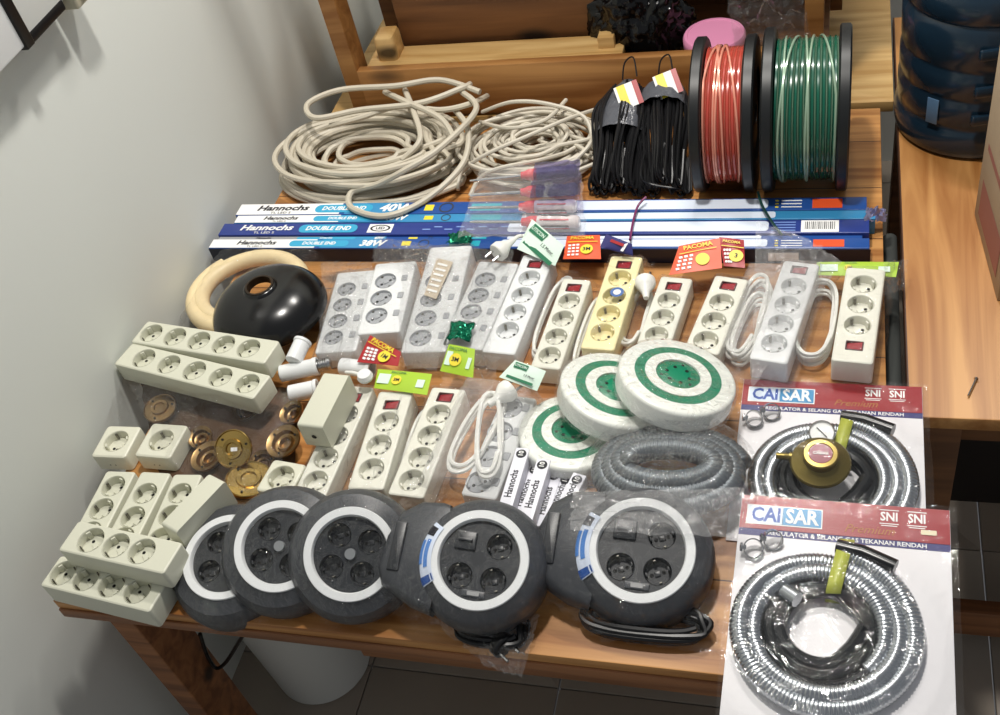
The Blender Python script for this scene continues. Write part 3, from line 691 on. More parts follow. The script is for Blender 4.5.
# loose bag ends with plug hanging over the table edge
crumple(t4, [(430, 620), (540, 615), (522, 678), (490, 668)], [.02, .02, .0, .0], FILMD, 31, .02)
o = plug(t4, T(0, 0, 0), BLACK); o.matrix_basis = wm(t4).inverted() @ (T(*at(505, 648, .012)) @ Rz(.9))
crumple(t, [(572, 492), (744, 488), (738, 538), (570, 530)], [.105, .10, .09, .10], FILMM, 37, .01, name='bag_fold')
crumple(t, [(548, 600), (716, 590), (720, 655), (600, 640)], [.03, .03, .004, .01], FILM, 38, .02)
for tt, px_, py_, hw_, n_ in ((t, 645, 624, .085, 6), (t4, 492, 630, .05, 5)):
    c = at(px_, py_, .01); o = hank(tt, 0, 0, hw_, .022, n_, .0042, n_, .005, BLACK, 'cord', 0, .004); o.matrix_basis = wm(tt).inverted() @ T(c.x, max(.02, c.y), 0)
# ------------------------------------------------------------------ bagged grey hose
def hose(name, path, rad, ma, par, pitch=.0042, depth=.0012, n=12, world=False, ribs=True):
    P = [V(p) for p in path]; cum = [0]
    for a, b in zip(P, P[1:]): cum.append(cum[-1] + (b-a).length)
    Ltot = cum[-1]; N = int(Ltot/pitch)*4; out = []; rad_ = []; j = 0
    for i in range(N+1):
        s = Ltot*i/N
        while j < len(cum)-2 and cum[j+1] < s: j += 1
        u = (s-cum[j])/max(1e-9, cum[j+1]-cum[j]); out.append(P[j].lerp(P[j+1], u)); rad_.append(rad - (depth*(1, .45, 0, .45)[i % 4] if ribs else 0))
    return MB().tube(out, rad_, n).build(name, ma, par, ang=1.6, world=world)
CHROME = mat('chrome_hose', (178, 182, 186), .25, 1)
GREYH = mat('grey_hose', (104, 110, 114), .35, .5)
RUBBER = mat('black_rubber', (22, 24, 26), .25)
c = at(671, 482, .03)
t = thing('gas_hose', 'coiled grey corrugated hose in a clear bag lying on the rightmost black reel', 'hose', T(c.x, c.y, .045))
pts = []
for i in range(156):
    a = 2*PI*i/44 + .3; q = i/156; rx = .103 - .050*q; ry = .074 - .056*q
    pts.append((rx*math.cos(a), ry*math.sin(a) , .004 + .030*q))
hose('hose', pts, .0165, GREYH, t, .0052, .0015)
m = MB(); nn = 70; loops = []
for kk, (q, z_) in enumerate([(.001, .050), (.45, .056), (.80, .050), (1.0, .040), (1.12, .025), (1.17, .0), (1.27, -.025)]):
    l = []
    for i in range(nn):
        a = 2*PI*i/nn; nz = noise.noise(V((math.cos(a)*2.5, math.sin(a)*2.5, kk*.8))); n2 = noise.noise(V((math.cos(a)*8, math.sin(a)*8, kk*1.7)))
        e = q*(1 + (.12*nz if kk > 4 else .02*nz)); l.append((.108*e*math.cos(a), .085*e*math.sin(a), z_+.006*nz+.005*abs(n2)))
    loops.append(l)
m.loft(loops, 0, False, False); m.build('plastic_bag', FILM, t, ang=3.2)

# ------------------------------------------------------------------ small boxes in a bag
BOXW = mat('box_lilac_white', (228, 228, 236), .4)
bl = [((508, 447), (489, 500), .026, 'leftmost small white box of the bagged bundle'), ((523, 448), (503, 514), .05, 'small white box lying on the two leftmost boxes, beside the milky bag'),
      ((537, 464), (514, 516), .026, 'small white box in the middle of the bundle, partly covered'), ((544, 459), (524, 524), .05, 'small white box with the most complete lettering, on top of the bundle'),
      ((556, 470), (538, 526), .026, 'small white box right of the topmost one'), ((568, 474), (551, 512), .024, 'small white box with a pink edge showing beside it'), ((580, 474), (563, 506), .045, 'rightmost small white box, touching the hose bag')]
for p, q, z, lab in bl:
    W_ = .0205; M, L = place(p, q, z, z, .022, W_)
    t = thing('carton', lab, 'box', M, 'small lamp boxes')
    MB().box((0, 0, .011), (W_, L, .022), .0006).build('box', BOXW, t)
    text('Hannochs', .0150, PRINTK, T(-.001, -.006, .0222) @ Rz(PI/2), t, 'brand_text', .02, sx=.82)
    o = MB().lathe([(.0001, 0), (.0078, 0), (.0078, -.0004)], 24, 0, T(0, L/2-.011, .0225)).build('logo_disc', PRINTK, t)
    text('10', .0105, WHITE, T(0, L/2-.011, .0226) @ Rz(PI/2), t, 'number_text', .02)
    text('Hannochs', .0125, PRINTK, T(-W_/2-.0002, -.004, .011) @ Rz(-PI/2) @ Matrix.Rotation(PI/2, 4, 'X') , t, 'brand_text', .02, sx=.85)
    if 'pink' in lab or 'topmost' in lab: MB().box((W_/2+.0002, 0, .011), (.0005, L*.9, .009), 0).build('pink_band', mat('pink_print', (205, 70, 120), .4), t)

# ------------------------------------------------------------------ hose kits on printed cards
HCARD = mat('card_white', (232, 230, 232), .4)
GRN = mat('yellow_green_tape', (172, 178, 70), .4)
def hose_kit(label, M, W=.262, L=.36, reg=False, cxf=.5, seed=1, cy=-.19):
    t = thing('gas_hose_kit', label, 'gas hose kit', M)
    MB().box((W/2, -L/2, .001), (W, L, .002), .0006).build('backing_card', HCARD, t)
    rectm(W-.001, .052, REDCARD, T(W/2, -.0265, .0022), None, 'header').parent = t
    rectm(W-.001, .011, NAVY, T(W/2, -.057, .0022), None, 'band').parent = t
    def rp(x, y, w_, h_, ma, z=.0025, nm='panel'): o = rectm(w_, h_, ma, T(x, y, z), None, nm); o.parent = t; return o
    rp(.058, -.030, .098, .030, WHITE); rp(.0335, -.030, .046, .0265, mat('logo_ice', (215, 228, 240), .35), .0028); rp(.0805, -.030, .050, .0265, LBLUE, .0028)
    text('CAI', .030, mat('logo_blue', (50, 85, 165), .35), T(.0345, -.0305, .003), t, 'logo_text', .03, sx=.80)
    text('SAR', .030, WHITE, T(.0805, -.0305, .003), t, 'logo_text', .03, sx=.80)
    text('REGULATOR & SELANG GAS TEKANAN RENDAH', .0088, WHITE, T(W*.52, -.0572, .0025), t, 'slogan_text', .015, sx=1.02)
    text('Premium', .017, mat('gold_print', (170, 110, 50), .4), T(.165, -.040, .0025), t, 'script_text', 0, shear=.4)
    for x in (.178+.012, .178+.046):
        text('SNI', .0185, WHITE, T(x, -.018, .0025), t, 'mark_text', .025, sx=.8); rp(x, -.0075, .024, .0012, WHITE, nm='stripe'); rp(x, -.0282, .024, .0012, WHITE, nm='stripe'); rp(x, -.0312, .020, .0012, WHITE, nm='stripe')
    cx = W*cxf; pts = []
    for i in range(150):
        q = i/150; a = 1.35 - 2*PI*2.35*q; R_ = .109 - .038*q; pts.append((cx + R_*math.cos(a), cy + R_*math.sin(a)*.98, .0165 + .003*math.sin(a*1.5)))
    hose('metal_hose', pts, .0135, CHROME, t, .0048, .0016)
    e = [(cx+.014, cy+.112, .024), (cx+.045, cy+.105, .027), (cx+.084, cy+.088, .028)]
    MB().tube(e, .0105, 12).build('rubber_end', RUBBER, t)
    pi = []
    for i in range(70):
        q = i/70; a = 5.2 - 2*PI*1.5*(1-q); R_ = .062 - .016*q; pi.append((cx + R_*math.cos(a), cy + R_*math.sin(a), .0135 + .006*q))
    lp = pi[-1]; pi += [(cx+.036, cy-.022, .022), (cx+.050, cy+.002, .028)]
    MB().tube(spline(pi, 2), .0095, 10).build('rubber_hose', RUBBER, t)
    m = MB(); m.tube([(cx-.047, cy+.040, .03), (cx-.030, cy+.028, .033)], [.010, .0105], 12); m.build('hose_end', CHROME, t)
    tp = MB(); pp = [(.044, .003), (.046, .030), (.060, .0325), (.085, .0325), (.112, .031), (.1285, .018), (.129, .003)]
    bx = cx + .018; lo = [[(bx + s*.009 + (y-.08)*.18, cy + y, z) for s in (-1, 1)] for y, z in pp]
    vs = [p for l in lo for p in l]; tp.add(vs, [(2*i, 2*i+1, 2*i+3, 2*i+2) for i in range(len(pp)-1)]); o = tp.build('tape_band', GRN, t)
    md = o.modifiers.new('s', 'SOLIDIFY'); md.thickness = .0006
    for k, (x, y, tl) in enumerate(((.022, -.088, .5), (.046, -.072, .8))):
        Mc = T(x, y, .012) @ Matrix.Rotation(tl, 4, (1, .4, 0))
        m = MB(); m.lathe([(.0115, -.005), (.0130, -.005), (.0130, .005), (.0115, .005), (.0115, -.005)], 28, 0, Mc); m.box((-.013, 0, 0), (.008, .006, .009), .001, M=Mc); m.box((-.015, 0, 0), (.0035, .012, .0035), .001, M=Mc)
        m.build('hose_clamp', METAL, t)
    if reg:
        ro = MB(); Mr = T(cx-.012, cy+.012, .032) @ Matrix.Rotation(.12, 4, 'X')
        ro.lathe([(.0001, 0.004), (.030, 0.004), (.040, .009), (.041, .012), (.039, .015), (.028, .019), (.0215, .023)], 48, 0, Mr)
        g = ro.build('regulator_body', mat('olive_gold', (120, 106, 58), .35, .85), t)
        kn = MB(); kn.lathe([(.0225, .022), (.0235, .024), (.0235, .034), (.022, .036), (.0165, .0365), (.016, .035), (.0001, .035)], 40, 0, Mr); kn.build('knob', mat('gold_knob', (160, 140, 80), .35, .85), g)
        kn = MB(); kn.lathe([(.0001, .0362), (.0155, .0360), (.016, .035)], 32, 0, Mr); ko = kn.build('emblem', mat('emblem_maroon', (135, 45, 65), .3), g)
        text('CAISAR', .0062, WHITE, Mr @ T(0, 0, .0366), g, 'emblem_text', .03)
        nz = MB(); nz.tube([(cx+.006-x_, cy+.012+y_, .040) for x_, y_ in ((.052, .007), (.060, .008), (.0605, .008), (.066, .0085), (.0665, .0085), (.078, .009))], [.0075, .0075, .0052, .0058, .005, .0045], 14); nz.build('nozzle', mat('olive_gold', (120, 106, 58), .35, .85), g)
        Mg = T(cx-.012, cy+.066, .040) @ Matrix.Rotation(.35, 4, 'X')
        ga = MB(); ga.lathe([(.0001, -.008), (.018, -.008), (.0185, .004), (.0165, .006), (.016, .004)], 36, 0, Mg); go = ga.build('pressure_gauge', METAL, t)
        MB().lathe([(.0001, .0035), (.0162, .0035), (.0163, .002)], 32, 0, Mg).build('dial', WHITE, go)
        MB().box((0, 0, .0045), (.0012, .02, .0008), 0, M=Mg @ Rz(.8)).build('needle', HOLE, go)
        MB().tube([(cx-.012, cy+.048, .036), (cx-.012, cy+.038, .034)], .005, 10).build('gauge_stem', METAL, go)
        MB().box((cx+.02, cy+.06, .02), (.02, .05, .012), .003, M=None).build('valve_block', RUBBER, t)
    # clear cover with wrinkles
    m = MB(); nx, ny = 26, 34; vs = []; fs = []
    for j in range(ny+1):
        for i in range(nx+1):
            x = -.004+(W+.012)*i/nx; y = .003-(L+.006)*j/ny; dd = math.hypot(x-cx, (y-cy)); z = .0055
            if dd < .165: z += .030*min(1, (.165-dd)/.035)
            z += .0022*noise.noise(V((x*26, y*26, seed))) + .0012*noise.noise(V((x*90, y*8, seed+4)))
            if reg and math.hypot(x-(cx-.012), y-(cy+.035)) < .08: z += .040*min(1, (.08-math.hypot(x-(cx-.012), y-(cy+.035)))/.035)
            vs.append((x, y, z))
    for j in range(ny):
        for i in range(nx): a = j*(nx+1)+i; fs.append((a, a+nx+1, a+nx+2, a+1))
    m.add(vs, fs).build('clear_cover', FILMC, t, ang=3.2)
    return t
def kit_frame(tl, tr, z, tilt):
    a, b = at(*tl, z), at(*tr, z); X = (b-a).normalized(); Y = V((0, 0, 1)).cross(X); Y = Matrix.Rotation(tilt, 3, X) @ Y
    return frame(a, X, Y, X.cross(Y))
hose_kit('gas hose kit card with brass regulator and pressure gauge, the farther of the two', kit_frame((744, 380), (926, 388), .001, 0), W=.259, L=.30, reg=True, cxf=.51, seed=3, cy=-.198)
t = hose_kit('gas hose kit card hanging over the front table edge, the nearer of the two', kit_frame((742, 495), (948, 511), .046, .07), W=.264, L=.37, reg=False, cxf=.425, seed=6, cy=-.194)
o = rectm(.019, .007, mat('cream_sticker', (225, 215, 185), .5), T(.238, -.037, .0032), None, 'price_sticker'); o.parent = t

# ------------------------------------------------------------------ fluorescent tube cartons
def tube_carton(label, xl, xr, y0, y1, z0, z1, end, body, dark=False, wtt='40W', bar=False, orange=True, tx=True):
    L = xr-xl; D = y1-y0; H = z1-z0
    t = thing('lamp_carton', label, 'lamp carton', T(xl, y0, z0), 'fluorescent tube cartons')
    MB().box((L/2, D/2, H/2), (L, D, H), .001).build('carton', body, t)
    q = lambda x, y, w_, h_, ma, z=.0003, nm='print': setattr(rectm(w_, h_, ma, T(x, y, H+z), None, nm), 'parent', t)
    if not dark: q(.115, D/2, .228, D*.94, end); q(.30, D*.5, .12, D*.94, LBLUE, .0002)
    text('Hannochs', D*.62, PRINTK if not dark else WHITE, T(.10, D*.58, H+.0006), t, 'brand_text', .03, sx=1.3, shear=.25)
    text('TL LED S', D*.24, PRINTK if not dark else WHITE, T(.10, D*.17, H+.0006), t, 'small_text', 0, sx=1.4)
    m = MB(); m.loft([[(p[0], p[1], zz) for p in rrect(.062, D*.34, D*.33, 5)] for zz in (0, .0003)], 0, M=T(.235, D/2, H+.0004)); m.build('pill', mat('pill_blue', (60, 165, 205), .3), t)
    text('DOUBLE END', D*.46, WHITE, T(.235, D/2, H+.0009), t, 'type_text', .03, sx=.95, shear=.2)
    if not dark:
        text(wtt, D*.85, WHITE, T(.345, D/2, H+.0006), t, 'watt_text', .04, sx=1.1, shear=.25)
        q(.415, D/2, .018, D*.5, YEL); m = MB(); m.lathe([(D*.42, 0), (D*.42, .0003), (D*.34, .0003), (D*.34, 0)], 24, 0, T(.45, D/2, H+.0003)); m.build('seal', CHAR, t)
        q(.53, D/2, .06, D*.6, mat('teal_print', (40, 170, 190), .35), .0003)
    else:
        q(.345, D/2, .05, D*.7, WHITE); m = MB(); m.lathe([(D*.45, 0), (D*.45, .0003), (D*.36, .0003), (D*.36, 0)], 24, 0, T(.345, D/2, H+.0006) @ Matrix.Diagonal((1.3, .6, 1, 1))); m.build('oval_mark', PRINTK, t)
        text('LED', D*.3, PRINTK, T(.345, D/2, H+.0007), t, 'mark_text', .02)
        for i in range(9): q(.44+.022*i, D*(.4+.2*(i % 2)), .016, D*.08, mat('pale_print', (130, 160, 215), .4))
    m = MB(); x0, x1 = .60, L-.165; m.loft([[(p[0], p[1], zz) for p in rrect((x1-x0)/2, D*.37, D*.2, 4)] for zz in (0, .0003)], 0, M=T((x0+x1)/2, D*.52, H+.0003)); m.build('tube_picture', mat('tube_white', (225, 235, 250), .3), t)
    if orange:
        q(L-.065, D/2, .05, D*.72, ORANGE); [q(L-.150, D*(.25+.25*i), .006, D*.1, YEL) for i in range(3)]; [q(L-.125, D*(.25+.25*i), .035, D*.08, WHITE) for i in range(3)]
    if bar:
        q(L-.080, D/2, .062, D*.86, WHITE)
        for i in range(16): q(L-.080-.024+.0032*i, D*.55, (.0010, .0018, .0013)[i % 3], D*.55, PRINTK, .0006, 'bar')
        for i in range(4): q(L-.140, D*(.2+.2*i), .04, D*.06, mat('pale_print', (130, 160, 215), .4))
    return t
tube_carton('rearmost of the parallel lamp cartons, touching the cable coils and spools', -.045, 1.172, .878, .913, 0, .034, WHITE, BLUE)
tube_carton('second lamp carton from the back, with a silver flap at its right end', -.038, 1.186, .8535, .8765, 0, .034, WHITE, LBLUE, orange=False)
tube_carton('dark blue lamp carton with a barcode label, third from the back', -.058, 1.176, .8165, .852, 0, .034, WHITE, BLUE2, dark=True, bar=True, orange=False)
t = tube_carton('thin lamp carton squeezed between the dark blue carton and the front one', -.055, 1.165, .805, .815, 0, .030, mat('grey_card', (150, 152, 155), .5), BLUE, orange=False)
t = tube_carton('front lamp carton marked 38W, behind the power strips', -.062, 1.176, .777, .803, 0, .034, WHITE, BLUE, wtt='38W')
MB().box((.62, -.0006, .0165), (1.24, .001, .031), 0).build('side_shade', mat('shaded_navy', (22, 24, 44), .35), t)  # front face in shade, its darkness painted as a near-black panel
rectm(.05, .018, WHITE, T(1.10, -.0012, .016) @ Matrix.Rotation(PI/2, 4, 'X'), None, 'barcode').parent = t
crumple(None, [(866, 208), (886, 209), (886, 222), (864, 221)], [.04, .03, .02, .035], mat('silver_flap', (150, 150, 185), .3, .6), 77, .012, 10, 8, 'flap')
fl = bpy.data.objects['flap']; tag(fl, 'crumpled silver flap at the right end of the lamp cartons', 'foil')

# ------------------------------------------------------------------ cable coils
def coil(name, label, cx, cy, rx, ry, n, rad, zmax, seed, mt, fin=.42, extra=(), tilt=0, wob=.02):
    rnd = random.Random(seed); pts = []; K = 18
    t = thing(name, label, 'cable', T(cx, cy, 0))
    for k in range(n):
        u = rnd.random(); f0 = fin + (1-fin)*(1-u**1.5); f0 = .98 - (1-fin)*u**1.25
        z0 = rad + (zmax-rad*2)*(k/n)**.9*(1-abs(f0-.72)*.9); ox, oy = rnd.uniform(-wob, wob), rnd.uniform(-wob, wob); ph = rnd.uniform(0, 6.28); el = rnd.uniform(.85, 1.0); tz = rnd.uniform(0, .008)
        for i in range(K):
            a = 2*PI*i/K; rr_ = f0*(1+.035*math.sin(2*a+ph)) ; 
            pts.append((ox*(1-f0*.3) + rx*rr_*math.cos(a), oy*(1-f0*.3) + ry*rr_*el*math.sin(a), max(rad, z0 + tz*math.sin(a+ph) + rnd.uniform(-.002, .002))))
    MB().tube(spline(pts, 3), rad, 8).build('coil', mt, t)
    for e in extra:
        MB().tube(spline([tuple(at(*p)) for p in e], 8), rad, 8).build('loose_loop', mt, t, world=True)
    return t
coil('cable_coil', 'large coil of thick grey-beige cable beside the wall', .195, 1.065, .222, .152, 26, .0062, .085, 11, CABLEG, fin=.36, extra=[
    [(480, 92, .10), (440, 80, .115), (395, 86, .12), (340, 90, .12), (308, 104, .12), (316, 118, .115), (360, 110, .11), (420, 103, .11), (462, 88, .11), (470, 84, .10)],
    [(487, 96, .06), (470, 104, .09), (440, 110, .095), (400, 106, .1), (360, 118, .1), (330, 126, .09)],
    [(462, 92, .10), (476, 110, .10), (440, 148, .10), (405, 170, .09), (378, 184, .06), (352, 192, .045), (352, 208, .042), (385, 216, .042), (425, 200, .042), (462, 165, .06), (468, 130, .08), (455, 110, .08)],
    [(405, 90, .10), (415, 115, .10), (420, 140, .09), (402, 160, .07)],
    [(385, 92, .09), (402, 100, .11), (440, 118, .105), (455, 140, .09)]])
coil('cable_coil', 'smaller tangled coil of thin pale cable between the large coil and the black wire hanks', .535, 1.10, .142, .125, 26, .0042, .07, 23, CABLEG2, fin=.3, wob=.028, extra=[
    [(600, 108, .05), (570, 118, .08), (530, 135, .085), (485, 155, .07), (462, 172, .03), (458, 190, .012)],
    [(575, 150, .03), (540, 160, .06), (500, 168, .06), (480, 178, .03), (470, 196, .008)],
    [(596, 112, .04), (592, 140, .06), (575, 160, .05), (560, 168, .03)],
    [(482, 112, .05), (512, 102, .085), (548, 104, .09), (585, 118, .07), (594, 150, .04)],
    [(480, 122, .05), (510, 128, .09), (545, 120, .09), (566, 100, .07)]])

# ------------------------------------------------------------------ black wire hanks
WIREK = mat('black_wire', (22, 22, 24), .35)
def wire_hank(label, top, b0, b1, ztop, seed, stray=True):
    c = at(top[0], top[1], ztop); t = thing('wire_hank', label, 'wire', T(c.x, c.y, c.z)); rnd = random.Random(seed)
    p0, p1 = at(*b0, .004), at(*b1, .004); m = MB(); N = 64
    for k in range(N):
        u = (k+.5)/N + rnd.uniform(-.02, .02); lay = rnd.random(); b = p0.lerp(p1, min(1, max(0, u))); b.y += rnd.uniform(-.006, .018); zz = .006 + .055*lay*(1-(2*u-1)**2*.7)
        tx_ = c + V(((u-.5)*.075, rnd.uniform(-.006, .006), .002+.022*lay*(1-(2*u-1)**2)))
        mid = tx_.lerp(b, .35) + V(((u-.5)*.03, 0, .012+.022*lay)); m2 = tx_.lerp(b, .75) + V((rnd.uniform(-.004, .004), 0, zz))
        e = b + V((0, 0, zz)); e2 = b + V((rnd.uniform(.006, .012), -.004, zz*.6)); back = m2 + V((.008, .01, -zz*.3))
        m.tube(spline([tx_, mid, m2, e, e2, back], 5), .0026, 6)
    m.build('wires', WIREK, t, world=True)
    m = MB(); nn = 40; loops = []
    a = c + V((.0, .02, .01)); e = c.lerp((p0+p1)/2, .52 if seed == 3 else .28) + V((0, 0, .026)); ax = (e-a); U = V((1, 0, 0)); W_ = ax.normalized().cross(U) * -1
    for k in range(7):
        q = k/6; rr_ = .034*(math.sin(PI*min(1, q*1.4+.15)/2)) + .004
        loops.append([tuple(a + ax*q + U*(rr_*1.15*math.cos(2*PI*i/nn)*(1+.12*noise.noise(V((i*.5, k, seed))))) + W_*(rr_*.75*math.sin(2*PI*i/nn)*(1+.15*noise.noise(V((i*.5, k, seed+3)))))) for i in range(nn)])
    m.loft(loops, 0, True, False); m.build('plastic_sleeve', mat('grey_sleeve', (88, 90, 96), .25, .0, bump=1, bscale=60), t, ang=3.2, world=True)
    return t, c, ax, U, W_, a
for lab, top, b0, b1, zt, sd in (('black wire hank with grey plastic sleeve, next to the pale cable coil', (628, 92), (590, 192), (640, 195), .105, 3), ('black wire hank leaning against the red wire spool', (664, 90), (640, 194), (686, 196), .105, 8)):
    t, c, ax, U, W_, a = wire_hank(lab, top, b0, b1, zt, sd)
    lc = a + ax*.38 + V((.012, 0, 0)) + W_*(-.0 ) ; up = V((0, -.62, .78)); Mx = frame(lc + up*.034, V((.93, .3, .2)).normalized(), up.cross(V((.93, .3, .2)).normalized()).normalized(), up)
    lo = rectm(.046, .048, WHITE, Mx, t, 'label'); rectm(.016, .048, YEL, Mx @ T(-.010, 0, .0004), lo, 'yellow_band'); rectm(.010, .048, REDP, Mx @ T(.018, 0, .0004), lo, 'red_band')
    MB().tube(spline([a + V((-.012, 0, .005)), a + V((-.008, .02, .03)), a + V((.008, .03, .035)), a + V((.016, .005, .008))], 6), .0016, 6).build('tie_wire', WIREK, t, world=True)
o = MB().tube(spline([at(645, 150, .075), at(641, 175, .06), at(650, 184, .045), at(672, 188, .04), at(682, 190, .03)], 6), .0022, 6).build('stray_wire', WIREK)
tag(o, 'single stray black wire curving over the hank beside the red spool', 'wire')

# ------------------------------------------------------------------ wire spools
def spool(label, x0, x1, R, Y, base, hi, seed, dark=False):
    t = thing('wire_spool', label, 'wire spool', T(x0, Y, R)); Wd = x1-x0; ft = .020
    My = Matrix.Rotation(PI/2, 4, 'Y')
    for x in (0, Wd-ft):
        m = MB(); m.lathe([(.018, 0), (R-.004, 0), (R, .003), (R, ft-.003), (R-.004, ft), (R*.62, ft), (R*.6, ft-.004), (R*.3, ft-.004), (.018, ft-.002), (.018, 0)], 72, 0, T(x, 0, 0) @ My); fo = m.build('flange', mat('spool_black', (24, 26, 27), .4), t)
    Rw = R*.87; prof = []; nt = max(8, int((Wd-2*ft)/.0085)); pw = (Wd-2*ft)/nt
    m = MB()
    for k in range(nt):
        for s in range(4):
            a = PI*s/3; prof.append((Rw - .004 + .0036*math.sin(a), ft + pw*(k+.36-.36*math.cos(a))))
        for s in range(3):
            a = PI*s/2; prof.append((Rw - .004 + .0026*math.sin(a)+.0004, ft + pw*(k+.86-.13*math.cos(a))))
    loops = []
    n = 72
    for rr_, z_ in prof: loops.append([((rr_+.0012*noise.noise(V((i*.09, z_*60, seed))))*math.cos(2*PI*i/n), (rr_+.0012*noise.noise(V((i*.09, z_*60, seed))))*math.sin(2*PI*i/n), z_ + .0012*math.sin(4*PI*i/n+z_*50)) for i in range(n)])
    # split in two tones: insulated wire and bright seam of each turn
    m.loft(loops, 0, True, True, My); 
    for i in range(len(m.f)):
        rowi = (i//n) % 7
        if rowi in (3, 4, 5) and i < len(m.f)-2: m.m[i] = 1
    m.build('wound_wire', [base, hi], t)
    rnd = random.Random(seed)
    for k in range(5):
        p = []; z0 = ft + (Wd-2*ft)*rnd.uniform(.15, .9); dz = rnd.uniform(-.025, .025)
        for i in range(60):
            a = 2*PI*i/59; p.append(((Rw+.001)*math.cos(a), (Rw+.001)*math.sin(a), min(Wd-ft-.003, max(ft+.003, z0 + dz*math.sin(i/59*2*PI)))))
        MB().tube(p, .0022, 6, M=My).build('crossing_wire', hi, t)
    MB().lathe([(.0001, .001), (.019, .001), (.019, -.002), (.0001, -.002)], 24, 0, My).build('hub', BLACK, t)
    return t
RW = mat('red_wire', (180, 70, 58), .22, coat=.5); RW2 = mat('copper_red_wire', (226, 150, 128), .22, .2, coat=.5)
GWm = mat('green_wire', (8, 84, 64), .22, coat=.5); GW2m = mat('pale_green_wire', (150, 176, 152), .22, .2, coat=.5)
spool('narrow wire spool wound with red transparent wire', .876, .983, .1375, 1.022, RW, RW2, 3)
spool('wide wire spool wound with dark green wire', .995, 1.139, .1425, 1.022, GWm, GW2m, 9)
o = MB().tube(spline([at(758, 192, .05), at(762, 205, .045), at(772, 222, .045), at(782, 235, .04)], 6), .0024, 8).build('loose_wire', mat('dark_green_wire', (20, 60, 55), .3))
tag(o, 'dark green wire end hanging from the spool over the lamp cartons', 'wire')
o = MB().tube(spline([at(646, 197, .05), at(638, 206, .045), at(633, 222, .042), at(630, 240, .045)], 6), .0022, 8).build('loose_wire', mat('purple_wire', (120, 40, 90), .3))
tag(o, 'thin purple wire crossing the lamp cartons below the black hanks', 'wire')

# ------------------------------------------------------------------ screwdrivers in a bag
SR = mat('screwdriver_red', (215, 45, 65), .25, coat=.4); SPu = mat('handle_purple', (72, 62, 120), .3, coat=.3); SW = mat('handle_white', (225, 215, 215), .25, coat=.3)
def screwdriver(label, a, b, z, kind):
    p, q = at(*a, z), at(*b, z); ax = (p-q).normalized(); L = (p-q).length; M = basis(p, -ax, V((0, 0, 1)))
    t = thing('screwdriver', label, 'screwdriver', M, 'bagged screwdrivers')
    m = MB(); h = L*.52
    m.lathe([(.0001, 0), (.009, .001), (.0125, .006), (.0125, .018), (.0105, .024), (.0115, .035), (.012, h*.72)], 18)
    m.build('handle', SPu if kind == 0 else SW, t)
    MB().lathe([(.012, h*.72), (.0115, h*.86), (.008, h*.94), (.0075, h), (.0001, h)], 18).build('collar', SR, t)
    if kind: 
        for s in range(6): MB().box((0, 0, 0), (.0035, .003, h*.5), .001, M=Rz(s*PI/3) @ T(.0115, 0, h*.42)).build('grip_rib', SR if s % 2 else BLACK, t)
    MB().tube([(0, 0, h), (0, 0, L*.95), (0, 0, L)], [.003, .003, .002], 8).build('shaft', METAL, t)
    return t
for k, (a, b, lab) in enumerate((((578, 170), (470, 181), 'screwdriver with purple handle, rearmost in the clear bag'), ((578, 189), (470, 195), 'second screwdriver from the back in the bag, with purple handle'),
        ((577, 206), (468, 208), 'white handled screwdriver in the middle of the bag'), ((580, 222), (470, 222), 'white handled screwdriver at the front of the bag'))):
    screwdriver(lab, a, b, .05 + (.0 if k > 1 else .0), 0 if k < 2 else 1)
t = thing('clear_bag', 'clear plastic bag wrapped around the screwdrivers on the lamp cartons', 'plastic bag', T(*at(525, 200, .06)))
crumple(t, [(480, 170), (580, 158), (586, 236), (458, 238)], [.078, .08, .062, .062], FILMM, 41, .016, 34, 24, 'plastic_film')
crumple(t, [(535, 163), (580, 160), (580, 195), (530, 198)], [.088, .088, .083, .083], FILMP, 45, .008, 14, 10, 'purple_print')

# ------------------------------------------------------------------ lampshade, ring, lampholders, brass
c = at(271, 311, .036)
t = thing('dome_shade', 'glossy black dome lamp shade with a round hole on top', 'lamp shade', T(c.x, c.y, .036))
SB = mat('shade_black', (14, 14, 15), .22, spec=.6)
MB().lathe([(.104, 0), (.1065, .0015), (.1065, .006), (.104, .015), (.097, .027), (.084, .040), (.066, .0495), (.046, .0555), (.032, .058), (.029, .062), (.027, .063), (.0255, .062), (.026, .055), (.055, .048), (.088, .030), (.100, .012), (.104, .0)], 72).build('shade', SB, t)
MB().lathe([(.0265, .0610), (.0262, .0645), (.0225, .0645), (.022, .05)], 40).build('collar', mat('shade_ring', (60, 50, 40), .3, .6), t)
CREAMH = mat('cream_tube', (232, 212, 168), .45)
c = at(250, 300, .02); t = thing('hose_ring', 'cream coloured hose ring behind the black lamp shade', 'hose', T(c.x-.010, c.y+.026, 0))
pts = []
for i in range(64):
    a = 2*PI*i/40 + 2.4; R_ = .106 - .024*(i/64); pts.append((R_*1.08*math.cos(a) - .008*(i/64), R_*math.sin(a) + .006*(i/64), .0175))
MB().tube(pts, .0165, 14).build('hose', CREAMH, t)
drape(t, [(0, 0, .10, .10, .032)], -.14, .15, -.10, .14, FILM, 52, amp=.005)
